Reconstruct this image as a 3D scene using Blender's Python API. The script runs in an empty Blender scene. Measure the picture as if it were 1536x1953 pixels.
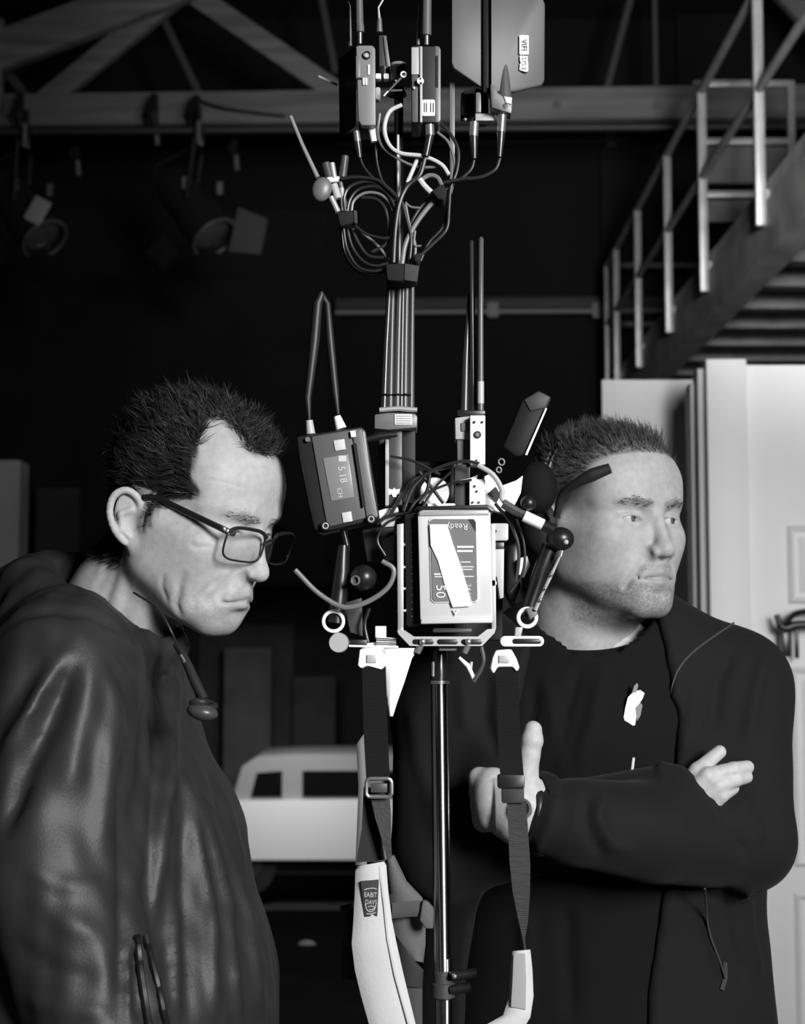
import bpy, bmesh, math, random
import numpy as np
from mathutils import Vector, Matrix, Euler

# ------------------------------------------------------------------ camera, world, lights, exposure
SC = bpy.context.scene
COL = SC.collection
F_PX, W_PX, H_PX = 3000.0, 1536.0, 1953.0
CAM_Z = 1.5
PITCH = math.atan((1225.0 - 976.5) / F_PX)
cam_data = bpy.data.cameras.new('camera')
cam = bpy.data.objects.new('camera', cam_data)
COL.objects.link(cam)
cam.location = (0, 0, CAM_Z)
cam.rotation_euler = (math.pi / 2 + PITCH, 0, 0)
cam_data.sensor_fit = 'VERTICAL'
cam_data.sensor_height = 36.0
cam_data.lens = F_PX / H_PX * 36.0
cam_data.clip_start = 0.05
cam_data.clip_end = 200
cam_data.dof.use_dof = True
cam_data.dof.focus_distance = 1.68
cam_data.dof.aperture_fstop = 8.5
SC.camera = cam

world = bpy.data.worlds.new('world')
SC.world = world
world.use_nodes = True
world.node_tree.nodes['Background'].inputs[0].default_value = (0.5, 0.5, 0.5, 1)
world.node_tree.nodes['Background'].inputs[1].default_value = 0.003

def area_light(name, loc, target, size, power, size_y=None, spread=180):
    d = bpy.data.lights.new(name, 'AREA')
    d.energy = power
    d.size = size
    if size_y:
        d.shape = 'RECTANGLE'; d.size_y = size_y
    d.spread = math.radians(spread)
    o = bpy.data.objects.new(name, d)
    COL.objects.link(o)
    o.location = loc
    o.rotation_euler = (Vector(target) - Vector(loc)).to_track_quat('-Z', 'Y').to_euler()
    return o

# the studio's soft key from the camera's right, a second softbox on the set flats, unseen fills added for truss, walkway and bay
area_light('key_softbox', (1.75, -1.35, 2.45), (0.0, 1.75, 1.5), 0.8, 92, 1.1, 120)
area_light('set_softbox', (1.62, 2.8, 1.9), (1.45, 5.5, 1.4), 1.2, 14, 1.0, 140)
area_light('truss_fill', (1.0, 6.0, 4.3), (-1.2, 12.0, 5.6), 0.7, 3.0, None, 60)  # added unseen fill that lifts the timber beam
area_light('walkway_fill', (1.25, 2.6, 2.95), (2.3, 9.5, 5.0), 0.6, 44, 0.6, 62)  # unseen fill added to brighten the rails and joists
area_light('bay_fill', (-1.2, 15.6, 1.7), (-0.9, 17.5, -1.0), 1.2, 34, None, 120)  # unseen lamp put in to light the white car

SC.view_settings.view_transform = 'Standard'
SC.view_settings.look = 'None'
SC.view_settings.gamma = 1.0
SC.view_settings.use_curve_mapping = False
SC.view_settings.exposure = 0.0

def P(px, py, d):
    """world point on the plane Y=d that the photograph shows at pixel (px, py)"""
    u = (px - W_PX / 2) / F_PX
    v = (H_PX / 2 - py) / F_PX
    c, s = math.cos(PITCH), math.sin(PITCH)
    y = c - s * v
    z = s + c * v
    return Vector((u * d / y, d, CAM_Z + z * d / y))

def PL(pts, d=None):
    return [P(p[0], p[1], p[2] if len(p) > 2 else d) for p in pts]

# ------------------------------------------------------------------ materials
MATS = {}
def mat(name, v, rough=0.5, metal=0.0, bump=0.0, scale=60.0, var=0.0, spec=0.5, coat=0.0, attr=None, emit=0.0,
        alpha=1.0, trans=0.0, stretch=None, vscale=None, sheen=0.0, sss=0.0):
    if name in MATS:
        return MATS[name]
    m = bpy.data.materials.new(name)
    m.use_nodes = True
    nt = m.node_tree
    b = nt.nodes['Principled BSDF']
    b.inputs['Roughness'].default_value = rough
    b.inputs['Metallic'].default_value = metal
    b.inputs['Specular IOR Level'].default_value = spec
    b.inputs['Coat Weight'].default_value = coat
    b.inputs['Alpha'].default_value = alpha
    b.inputs['Transmission Weight'].default_value = trans
    b.inputs['Sheen Weight'].default_value = sheen
    if sss:
        b.inputs['Subsurface Weight'].default_value = sss
        b.inputs['Subsurface Radius'].default_value = (0.006, 0.006, 0.006)
        b.inputs['Subsurface Scale'].default_value = 1.0
    b.inputs['Base Color'].default_value = (v, v, v, 1)
    tc = nt.nodes.new('ShaderNodeTexCoord')
    src = tc.outputs['Object']
    if stretch:
        mp = nt.nodes.new('ShaderNodeMapping')
        mp.inputs['Scale'].default_value = stretch
        nt.links.new(src, mp.inputs[0]); src = mp.outputs[0]
    base = None
    if attr:
        a = nt.nodes.new('ShaderNodeAttribute')
        a.attribute_name = attr
        base = a.outputs['Fac']
    if var:
        n = nt.nodes.new('ShaderNodeTexNoise')
        n.inputs['Scale'].default_value = vscale or scale
        n.inputs['Detail'].default_value = 4
        nt.links.new(src, n.inputs['Vector'])
        mr = nt.nodes.new('ShaderNodeMapRange')
        mr.inputs['From Min'].default_value = 0.3; mr.inputs['From Max'].default_value = 0.7
        mr.inputs['To Min'].default_value = 1 - var; mr.inputs['To Max'].default_value = 1 + var
        nt.links.new(n.outputs['Fac'], mr.inputs['Value'])
        mu = nt.nodes.new('ShaderNodeMath'); mu.operation = 'MULTIPLY'
        nt.links.new(mr.outputs[0], mu.inputs[0])
        if base is not None: nt.links.new(base, mu.inputs[1])
        else: mu.inputs[1].default_value = v
        base = mu.outputs[0]
    if base is not None:
        cc = nt.nodes.new('ShaderNodeCombineColor')
        for i in range(3): nt.links.new(base, cc.inputs[i])
        nt.links.new(cc.outputs[0], b.inputs['Base Color'])
    if bump:
        n2 = nt.nodes.new('ShaderNodeTexNoise')
        n2.inputs['Scale'].default_value = scale
        n2.inputs['Detail'].default_value = 3
        nt.links.new(src, n2.inputs['Vector'])
        bp = nt.nodes.new('ShaderNodeBump')
        bp.inputs['Strength'].default_value = bump
        bp.inputs['Distance'].default_value = 0.002
        nt.links.new(n2.outputs['Fac'], bp.inputs['Height'])
        nt.links.new(bp.outputs[0], b.inputs['Normal'])
    if emit:
        b.inputs['Emission Color'].default_value = (1, 1, 1, 1)
        b.inputs['Emission Strength'].default_value = emit
    MATS[name] = m
    return m

# ------------------------------------------------------------------ scene helpers
def link(o, parent=None, label=None, cat=None, group=None, kind=None):
    COL.objects.link(o)
    if parent is not None: o.parent = parent
    if label: o['label'] = label
    if cat: o['category'] = cat
    if group: o['group'] = group
    if kind: o['kind'] = kind
    return o

def empty(name, loc, label, cat, group=None, kind=None):
    o = bpy.data.objects.new(name, None)
    o.location = loc
    o.empty_display_size = 0.05
    return link(o, None, label, cat, group, kind)

class MB:
    """collects vertices and faces in world space; build() links them as one mesh object"""
    def __init__(self):
        self.v = []; self.f = []
    def add(self, vs, fs):
        n = len(self.v)
        self.v.extend([tuple(x) for x in vs])
        self.f.extend([tuple(i + n for i in f) for f in fs])
        return self
    def box(self, c, s, R=None, bev=0.0):
        """centre, full size, rotation; chamfered corners when bev"""
        c = Vector(c); hx, hy, hz = s[0] / 2, s[1] / 2, s[2] / 2
        R = R or Matrix.Identity(3)
        if bev <= 0:
            vs = [c + R @ Vector((x, y, z)) for x in (-hx, hx) for y in (-hy, hy) for z in (-hz, hz)]
            return self.add(vs, [(0, 1, 3, 2), (4, 6, 7, 5), (0, 4, 5, 1), (2, 3, 7, 6), (0, 2, 6, 4), (1, 5, 7, 3)])
        bm = bmesh.new()
        bmesh.ops.create_cube(bm, size=1)
        for v in bm.verts: v.co = Vector((v.co.x * s[0], v.co.y * s[1], v.co.z * s[2]))
        bmesh.ops.bevel(bm, geom=bm.edges[:], offset=min(bev, min(s) * 0.49), segments=2, profile=0.5, affect='EDGES')
        bm.verts.index_update()
        self.add([c + R @ v.co for v in bm.verts], [[v.index for v in f.verts] for f in bm.faces])
        bm.free()
        return self
    def tube(self, pts, r, n=8, caps=True, flat=None):
        """tube along points; r a number or list; flat=(axis vector, ratio) squashes the section"""
        pts = [Vector(p) for p in pts]
        rs = r if isinstance(r, (list, tuple)) else [r] * len(pts)
        k0 = len(self.v)
        up = None
        for i, p in enumerate(pts):
            t = (pts[min(i + 1, len(pts) - 1)] - pts[max(i - 1, 0)])
            if t.length < 1e-9: t = Vector((0, 0, 1))
            t.normalize()
            if up is None:
                a = Vector((0, 1, 0)) if abs(t.y) < 0.9 else Vector((1, 0, 0))
                if flat: a = Vector(flat[0])
                up = (a - t * a.dot(t)).normalized()
            else:
                if flat: up = Vector(flat[0])
                up = up - t * up.dot(t)
                up = up.normalized() if up.length > 1e-6 else t.orthogonal().normalized()
            s = t.cross(up)
            q = flat[1] if flat else 1.0
            for j in range(n):
                a = 2 * math.pi * j / n
                self.v.append(tuple(p + (up * math.cos(a) * q + s * math.sin(a)) * rs[i]))
        for i in range(len(pts) - 1):
            for j in range(n):
                a, b = k0 + i * n + j, k0 + i * n + (j + 1) % n
                self.f.append((a, b, b + n, a + n))
        if caps:
            self.f.append(tuple(k0 + j for j in range(n))[::-1])
            self.f.append(tuple(k0 + (len(pts) - 1) * n + j for j in range(n)))
        return self
    def cyl(self, a, b, r, r2=None, n=16):
        return self.tube([a, b], [r, r if r2 is None else r2], n)
    def lathe(self, a, b, prof, n=20):
        """prof: list of (t along a->b in metres, radius)"""
        a = Vector(a); d = (Vector(b) - a).normalized()
        up = d.orthogonal().normalized(); s = d.cross(up)
        k0 = len(self.v)
        for t, r in prof:
            for j in range(n):
                an = 2 * math.pi * j / n
                self.v.append(tuple(a + d * t + (up * math.cos(an) + s * math.sin(an)) * r))
        for i in range(len(prof) - 1):
            for j in range(n):
                p, q = k0 + i * n + j, k0 + i * n + (j + 1) % n
                self.f.append((p, q, q + n, p + n))
        self.f.append(tuple(k0 + j for j in range(n))[::-1])
        self.f.append(tuple(k0 + (len(prof) - 1) * n + j for j in range(n)))
        return self
    def prism(self, poly, dvec):
        """polygon (world points) extruded along dvec"""
        poly = [Vector(p) for p in poly]; n = len(poly); dvec = Vector(dvec)
        vs = poly + [p + dvec for p in poly]
        fs = [tuple(range(n)), tuple(range(2 * n - 1, n - 1, -1))]
        fs += [(i, i + n, (i + 1) % n + n, (i + 1) % n) for i in range(n)]
        return self.add(vs, fs)
    def ball(self, c, r, n=12, sc=(1, 1, 1), R=None):
        c = Vector(c); R = R or Matrix.Identity(3)
        k0 = len(self.v); m = n
        for i in range(m + 1):
            th = math.pi * i / m
            for j in range(2 * n):
                ph = math.pi * j / n
                self.v.append(tuple(c + R @ Vector((r * sc[0] * math.sin(th) * math.cos(ph), r * sc[1] * math.sin(th) * math.sin(ph), r * sc[2] * math.cos(th)))))
        for i in range(m):
            for j in range(2 * n):
                a, b = k0 + i * 2 * n + j, k0 + i * 2 * n + (j + 1) % (2 * n)
                self.f.append((a, a + 2 * n, b + 2 * n, b))
        return self
    def ring(self, c, axis, R, r, n=28, m=8, sc=None):
        c = Vector(c); d = Vector(axis).normalized()
        u = d.orthogonal().normalized(); w = d.cross(u)
        k0 = len(self.v)
        for i in range(n):
            a = 2 * math.pi * i / n
            e = u * math.cos(a) + w * math.sin(a)
            for j in range(m):
                b = 2 * math.pi * j / m
                self.v.append(tuple(c + e * (R + r * math.cos(b)) + d * r * (sc or 1) * math.sin(b)))
        for i in range(n):
            for j in range(m):
                a, b = i * m + j, i * m + (j + 1) % m
                a2, b2 = ((i + 1) % n) * m + j, ((i + 1) % n) * m + (j + 1) % m
                self.f.append((k0 + a, k0 + b, k0 + b2, k0 + a2))
        return self
    def build(self, name, m, parent=None, smooth=True, **kw):
        me = bpy.data.meshes.new(name)
        org = Vector((0, 0, 0))
        if parent is not None:
            q = parent
            while q is not None:
                org += Vector(q.location); q = q.parent
            vs = [tuple(Vector(v) - org) for v in self.v]; loc = (0, 0, 0)
        else:
            a = np.array(self.v); c = (a.min(0) + a.max(0)) / 2; c[2] = a[:, 2].min()
            vs = [tuple(x) for x in (a - c)]; loc = tuple(c)
        me.from_pydata(vs, [], self.f)
        me.materials.append(m)
        bm = bmesh.new(); bm.from_mesh(me)
        bmesh.ops.recalc_face_normals(bm, faces=bm.faces[:])
        bm.to_mesh(me); bm.free()
        o = bpy.data.objects.new(name, me)
        o.location = loc
        link(o, parent, **kw)
        if smooth:
            for p in me.polygons: p.use_smooth = True
            me.set_sharp_from_angle(angle=math.radians(38))
        return o

def spline(pts, n=10):
    """Catmull-Rom through points"""
    pts = [Vector(p) for p in pts]
    q = [pts[0] * 2 - pts[1]] + pts + [pts[-1] * 2 - pts[-2]]
    out = []
    for i in range(1, len(q) - 2):
        for k in range(n):
            t = k / n
            a, b, c, d = q[i - 1], q[i], q[i + 1], q[i + 2]
            out.append(0.5 * ((2 * b) + (c - a) * t + (2 * a - 5 * b + 4 * c - d) * t * t + (3 * b - 3 * c + d - a) * t ** 3))
    out.append(pts[-1])
    return out

def lerp(a, b, t): return a + (b - a) * t

def text_obj(txt, name, m, size, mw, parent, thick=0.0002, align='CENTER'):
    c = bpy.data.curves.new(name, 'FONT')
    c.body = txt; c.size = size; c.extrude = thick; c.align_x = align; c.align_y = 'CENTER'
    c.resolution_u = 3
    t = bpy.data.objects.new(name, c)
    COL.objects.link(t)
    dg = bpy.context.evaluated_depsgraph_get()
    me = bpy.data.meshes.new_from_object(t.evaluated_get(dg))
    bpy.data.objects.remove(t)
    bpy.data.curves.remove(c)
    me.transform(mw)
    org = Vector((0, 0, 0)); q = parent
    while q is not None:
        org += Vector(q.location); q = q.parent
    me.transform(Matrix.Translation(-org))
    me.materials.clear(); me.materials.append(m)
    o = bpy.data.objects.new(name, me)
    return link(o, parent)

# ------------------------------------------------------------------ signed distance modelling
class Grid:
    def __init__(self, lo, hi, h):
        self.h = h
        self.lo = np.array(lo, float)
        n = np.ceil((np.array(hi) - self.lo) / h).astype(int) + 1
        self.x, self.y, self.z = [(self.lo[i] + h * np.arange(n[i])).astype(np.float32) for i in range(3)]
        self.D = np.full(tuple(n), 1.0, np.float32)
    def _win(self, bb):
        if bb is None: return (slice(None),) * 3
        out = []
        for i, a in enumerate((self.x, self.y, self.z)):
            i0 = int(np.searchsorted(a, bb[0][i])); i1 = int(np.searchsorted(a, bb[1][i], 'right'))
            out.append(slice(i0, max(i1, i0)))
        return tuple(out)
    def op(self, fn, mode, k, bb):
        w = self._win(bb)
        a = self.D[w]
        if a.size == 0: return
        x = self.x[w[0]][:, None, None]; y = self.y[w[1]][None, :, None]; z = self.z[w[2]][None, None, :]
        b = fn(x, y, z)
        if mode == 'add':
            if k > 0:
                h = np.maximum(k - np.abs(a - b), 0) / k
                self.D[w] = np.minimum(a, b) - h * h * k * 0.25
            else: self.D[w] = np.minimum(a, b)
        elif mode == 'sub':
            b = -b
            if k > 0:
                h = np.maximum(k - np.abs(a - b), 0) / k
                self.D[w] = np.maximum(a, b) + h * h * k * 0.25
            else: self.D[w] = np.maximum(a, b)
        else:
            self.D[w] = np.maximum(a, b)
    # shapes; sym mirrors the shape in x
    def ell(self, c, r, k=0.0, mode='add', sym=False, R=None):
        c = np.array(c, float); r = np.array(r, float)
        m = float(max(r)) * 1.1 + 2 * k + 2 * self.h
        bb = (c - m, c + m)
        if sym: bb = ((-c[0] - m, bb[0][1], bb[0][2]), bb[1])
        Ri = None if R is None else np.array(R.transposed())
        def fn(x, y, z):
            if sym: x = np.abs(x)
            X, Y, Z = x - c[0], y - c[1], z - c[2]
            if Ri is not None:
                X, Y, Z = (Ri[i][0] * X + Ri[i][1] * Y + Ri[i][2] * Z for i in range(3))
            q = (X / r[0]) ** 2 + (Y / r[1]) ** 2 + (Z / r[2]) ** 2
            g = (X / r[0] ** 2) ** 2 + (Y / r[1] ** 2) ** 2 + (Z / r[2] ** 2) ** 2
            k0 = np.sqrt(q); k1 = np.sqrt(g) + 1e-9
            return (k0 * (k0 - 1.0) / k1).astype(np.float32)
        self.op(fn, mode, k, bb)
        return self
    def cone(self, a, b, r1, r2, k=0.0, mode='add', sym=False, sq=None):
        """tapered capsule; sq=(axis, factor) widens the section along an axis"""
        a = np.array(a, float); b = np.array(b, float)
        m = max(r1, r2) * (max(1.0, sq[1]) if sq else 1.0) + k + 2 * self.h
        lo = np.minimum(a, b) - m; hi = np.maximum(a, b) + m
        if sym: lo = np.array((min(lo[0], -hi[0]), lo[1], lo[2]))
        d = b - a; L = float(d @ d) + 1e-12
        s = np.ones(3)
        ax = None
        if sq:
            ax = np.array(sq[0], float); ax /= np.linalg.norm(ax)
        def fn(x, y, z):
            if sym: x = np.abs(x)
            X, Y, Z = x - a[0], y - a[1], z - a[2]
            t = np.clip((X * d[0] + Y * d[1] + Z * d[2]) / L, 0, 1)
            X = X - t * d[0]; Y = Y - t * d[1]; Z = Z - t * d[2]
            q = X * X + Y * Y + Z * Z
            if ax is not None:
                e = X * ax[0] + Y * ax[1] + Z * ax[2]
                q = q - e * e * (1 - 1 / sq[1] ** 2)
            dd = np.sqrt(np.maximum(q, 0)) - (r1 + (r2 - r1) * t)
            return dd.astype(np.float32)
        self.op(fn, mode, k, (lo, hi))
        return self
    def chain(self, pts, rs, k=0.0, mode='add', sym=False, sq=None):
        for i in range(len(pts) - 1):
            self.cone(pts[i], pts[i + 1], rs[i], rs[i + 1], k if i == 0 else max(k * 0.5, 0), mode, sym, sq)
        return self
    def cut(self, p, n):
        """keep what lies behind the plane through p with outward normal n"""
        n = np.array(n, float); n /= np.linalg.norm(n); p = np.array(p, float)
        self.op(lambda x, y, z: ((x - p[0]) * n[0] + (y - p[1]) * n[1] + (z - p[2]) * n[2]).astype(np.float32), 'int', 0, None)
        return self
    def mesh(self):
        return surface_nets(self.D, self.lo, self.h)

def surface_nets(D, lo, h):
    S = D < 0
    nx, ny, nz = D.shape
    acc = np.zeros((nx - 1, ny - 1, nz - 1), np.int8)
    corners = [(i, j, k) for i in (0, 1) for j in (0, 1) for k in (0, 1)]
    for i, j, k in corners:
        acc += S[i:nx - 1 + i, j:ny - 1 + j, k:nz - 1 + k]
    act = (acc > 0) & (acc < 8)
    ci = np.argwhere(act)
    idx = np.full(act.shape, -1, np.int64)
    idx[act] = np.arange(len(ci))
    pos = np.zeros((len(ci), 3)); cnt = np.zeros(len(ci))
    vals = {c: D[ci[:, 0] + c[0], ci[:, 1] + c[1], ci[:, 2] + c[2]].astype(float) for c in corners}
    for c in corners:
        for ax in range(3):
            if c[ax] == 0:
                e = list(c); e[ax] = 1; e = tuple(e)
                a, b = vals[c], vals[e]
                m = (a < 0) != (b < 0)
                t = a[m] / (a[m] - b[m])
                p = np.tile(np.array(c, float), (m.sum(), 1))
                p[:, ax] = t
                pos[m] += p; cnt[m] += 1
    V = lo + (ci + pos / cnt[:, None]) * h
    F = []
    for ax in range(3):
        o1, o2 = [a for a in range(3) if a != ax]
        sl0 = [slice(None)] * 3; sl1 = [slice(None)] * 3
        sl0[ax] = slice(0, -1); sl1[ax] = slice(1, None)
        m = S[tuple(sl0)] != S[tuple(sl1)]
        e = np.argwhere(m)
        ok = (e[:, o1] > 0) & (e[:, o2] > 0) & (e[:, o1] < D.shape[o1] - 1) & (e[:, o2] < D.shape[o2] - 1)
        e = e[ok]
        s = S[e[:, 0], e[:, 1], e[:, 2]]
        q = []
        for d1, d2 in ((-1, -1), (0, -1), (0, 0), (-1, 0)):
            c = e.copy(); c[:, o1] += d1; c[:, o2] += d2
            q.append(idx[c[:, 0], c[:, 1], c[:, 2]])
        q = np.stack(q, 1)
        flip = s if ax != 1 else ~s
        q[~flip] = q[~flip][:, ::-1]
        F.append(q)
    return V, np.concatenate(F)

def vnormals(V, F):
    a = V[F[:, 2]] - V[F[:, 0]]; b = V[F[:, 3]] - V[F[:, 1]]
    n = np.cross(a, b)
    N = np.zeros_like(V)
    for i in range(4): np.add.at(N, F[:, i], n)
    return N / (np.linalg.norm(N, axis=1)[:, None] + 1e-12)

def relax(V, F, it=1, lam=0.5):
    n = len(V)
    e = np.concatenate([F[:, [0, 1]], F[:, [1, 2]], F[:, [2, 3]], F[:, [3, 0]]])
    for _ in range(it):
        s = np.zeros_like(V); c = np.zeros(n)
        for i in range(3):
            s[:, i] = np.bincount(e[:, 0], V[e[:, 1], i], n) + np.bincount(e[:, 1], V[e[:, 0], i], n)
        c = np.bincount(e[:, 0], minlength=n) + np.bincount(e[:, 1], minlength=n)
        V = V + lam * (s / np.maximum(c, 1)[:, None] - V)
    return V

def np_mesh(name, V, F, m, parent=None, attrs=None, **kw):
    me = bpy.data.meshes.new(name)
    V = np.asarray(V, float); F = np.asarray(F)
    if parent is None:
        c = (V.min(0) + V.max(0)) / 2; c[2] = V[:, 2].min()
    else:
        c = np.zeros(3); q = parent
        while q is not None:
            c += np.array(q.location); q = q.parent
    k = F.shape[1]
    me.vertices.add(len(V)); me.vertices.foreach_set('co', (V - c).astype(np.float32).ravel())
    me.loops.add(F.size); me.loops.foreach_set('vertex_index', F.astype(np.int32).ravel())
    me.polygons.add(len(F))
    me.polygons.foreach_set('loop_start', np.arange(0, F.size, k, dtype=np.int32))
    me.polygons.foreach_set('use_smooth', np.ones(len(F), bool))
    me.update(calc_edges=True); me.validate()
    for an, arr in (attrs or {}).items():
        at = me.attributes.new(an, 'FLOAT', 'POINT')
        at.data.foreach_set('value', np.asarray(arr, np.float32))
    me.materials.append(m)
    o = bpy.data.objects.new(name, me)
    o.location = tuple(c) if parent is None else (0, 0, 0)
    return link(o, parent, **kw)

def noise3(p, s, seed=0):
    """cheap smooth pseudo noise from sines, p (n,3)"""
    r = np.random.RandomState(seed)
    out = np.zeros(len(p))
    for _ in range(5):
        w = r.normal(size=3) * s
        out += np.sin(p @ w + r.uniform(0, 6.28))
    return out / 5

def smooth01(a, b, x):
    t = np.clip((x - a) / (b - a), 0, 1)
    return t * t * (3 - 2 * t)
# ------------------------------------------------------------------ the hall
BLACK = mat('black_paint', 0.0022, rough=0.9)
DRAPE = mat('black_drape', 0.008, rough=0.95, bump=0.4, scale=6, var=0.3, vscale=2)
CONC = mat('dark_concrete', 0.014, rough=0.7, bump=0.3, scale=12, var=0.3, vscale=4)
WOOD = mat('truss_timber', 0.16, rough=0.7, bump=0.5, scale=9, var=0.35, vscale=3, stretch=(0.35, 2, 5))
GALV = mat('galvanised_steel', 0.42, rough=0.42, metal=0.35, var=0.15, vscale=10)
GALV2 = mat('weathered_steel', 0.22, rough=0.6, metal=0.2, var=0.3, vscale=5)
FLATW = mat('flat_white_paint', 0.74, rough=0.55, bump=0.05, scale=200, var=0.03, vscale=3)
BAYW = mat('bay_wall_paint', 0.045, rough=0.9, var=0.3, vscale=1.2)
def slab(name, lo, hi, m, kind='structure', parent=None, **kw):
    lo, hi = Vector(lo), Vector(hi)
    return MB().box((lo + hi) / 2, hi - lo).build(name, m, parent, smooth=False, kind=kind, **kw)
XL, XR, YB, ZT = -6.0, 4.6, 15.0, 7.6
slab('floor', (XL, -3.0, -0.2), (XR, 9.0, 0.0), CONC, label='dark concrete studio floor')
slab('floor', (XL, 9.0, -1.5), (XR, 24.0, -1.3), CONC, label='lower dark floor of the loading bay')
slab('wall_dock', (XL, 8.98, -1.3), (XR, 9.0, -0.2), CONC, label='dark edge of the studio floor')
slab('ceiling', (XL, -3.0, ZT), (XR, 24.0, ZT + 0.2), BLACK, label='black ceiling of the hall')
slab('wall_left', (XL - 0.2, -3.0, -1.5), (XL, 24.0, ZT), BLACK, label='black side wall beyond the bowed man')
slab('wall_right', (XR, -3.0, -1.5), (XR + 0.2, 24.0, ZT), BLACK, label='black side wall behind the walkway')
slab('wall_front', (XL, -3.2, -1.5), (XR, -3.0, ZT), BLACK, label='black wall behind the camera')
slab('wall_back', (XL, YB, 2.05), (XR, YB + 0.2, ZT), BLACK, label='black upper wall at the end of the hall')
slab('wall_back', (0.25, YB, -1.5), (XR, YB + 0.2, 2.05), BLACK, label='black wall below the walkway')
slab('wall_bay', (XL, 22.0, -1.5), (0.6, 22.2, 3.2), BAYW, label='grey end wall of the loading bay')
slab('ceiling', (XL, YB + 0.2, 3.2), (0.6, 22.0, 3.3), BLACK, label='low black ceiling of the loading bay')
a, b = P(-60, 402, 14.9), P(622, 1110, 14.9)
slab('wall_panel', (a.x, 14.86, b.z), (b.x, 14.98, a.z), DRAPE, label='dark grey drape panel on the back wall')
a, b = P(1145, 260, 14.9), P(1330, 720, 14.9)
slab('wall_panel', (a.x, 14.86, b.z), (b.x, 14.98, a.z), DRAPE, label='narrow dark panel on the back wall under the walkway')
slab('wall_panel', (P(1290, 0, 14.9).x, 14.86, P(0, 165, 14.9).z), (XR, 14.98, ZT), DRAPE, label='dark panel on the back wall above the walkway')

def beam(name, a, b, h, t, m, parent, **kw):
    """timber between two points lying in a plane Y=const"""
    a, b = Vector(a), Vector(b); d = (b - a); L = d.length; d.normalize()
    ang = math.atan2(d.z, d.x)
    return MB().box((a + b) / 2, (L, t, h), Matrix.Rotation(-ang, 3, 'Y'), 0.006).build(name, m, parent, **kw)
truss = empty('roof_truss', P(700, 210, 12.0), 'wide timber roof truss crossing the hall behind the rig', 'truss', kind='structure')
beam('bottom_chord', P(-120, 217, 12.0), P(1660, 196, 12.0), 0.255, 0.16, WOOD, truss)
beam('brace', P(80, 200, 12.0), P(360, -28, 12.0), 0.165, 0.10, WOOD, truss)
beam('brace', P(338, -30, 12.0), P(660, 190, 12.0), 0.165, 0.10, WOOD, truss)
beam('rafter', P(-120, 145, 11.9), P(400, -52, 11.9), 0.30, 0.12, WOOD, truss)
beam('king_post', P(-4, 210, 11.88), P(2, 40, 11.88), 0.06, 0.10, WOOD, truss)
beam('brace', P(1490, -20, 12.0), P(1640, 140, 12.0), 0.165, 0.10, WOOD, truss)
DARKM = mat('dark_rod', 0.07, rough=0.6)
for p, q, r in (((305, 22), (382, 185), 0.035), ((14, 140), (50, 185), 0.045), ((612, -10), (640, 140), 0.03), ((1205, -10), (1158, 170), 0.03), ((1249, -10), (1252, 168), 0.022)):
    MB().cyl(P(*p, 12.4), P(*q, 12.4), r, n=8).build('tie_rod', DARKM, truss)
for x in (1254, 1063):
    MB().cyl(P(x, 200, 11.90), P(x, 200, 11.93), 0.035, n=12).build('bolt', DARKM, truss)
m = MB()
m.tube(spline([P(370, 188, 11.86), P(420, 205, 11.85), P(470, 213, 11.86), P(545, 222, 11.88)], 5), 0.012, 6)
m.build('loose_cable', mat('black_cable', 0.008, rough=0.4), truss)

def pipe(label, a, b, r, m=None, brackets=()):
    o = empty('wall_pipe', (a + b) / 2, label, 'pipe')
    MB().cyl(a, b, r, n=10).build('tube', m or DARKM, o)
    for p in brackets: MB().box(p, (0.10, 0.08, 0.14)).build('bracket', m or DARKM, o)
    return o
lp = pipe('black lighting pipe just below the timber truss', P(-100, 252, 11.55), P(1600, 240, 11.55), 0.028, mat('lighting_pipe', 0.03, rough=0.5))
pipe('thin conduit running along the back wall under the truss', P(640, 276, 14.8), P(1200, 268, 14.8), 0.02, mat('lighting_pipe', 0.03), (P(1165, 269, 14.8),))
bp = pipe('grey pipe along the back wall at mid height', P(640, 596, 14.75), P(1275, 592, 14.75), 0.026, mat('grey_pipe', 0.22, rough=0.5), (P(940, 592, 14.75), P(1140, 593, 14.75)))
beam('wall_rail', P(640, 580, 14.8), P(1275, 576, 14.8), 0.10, 0.06, mat('rail_dark', 0.05, rough=0.7), bp)

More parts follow.
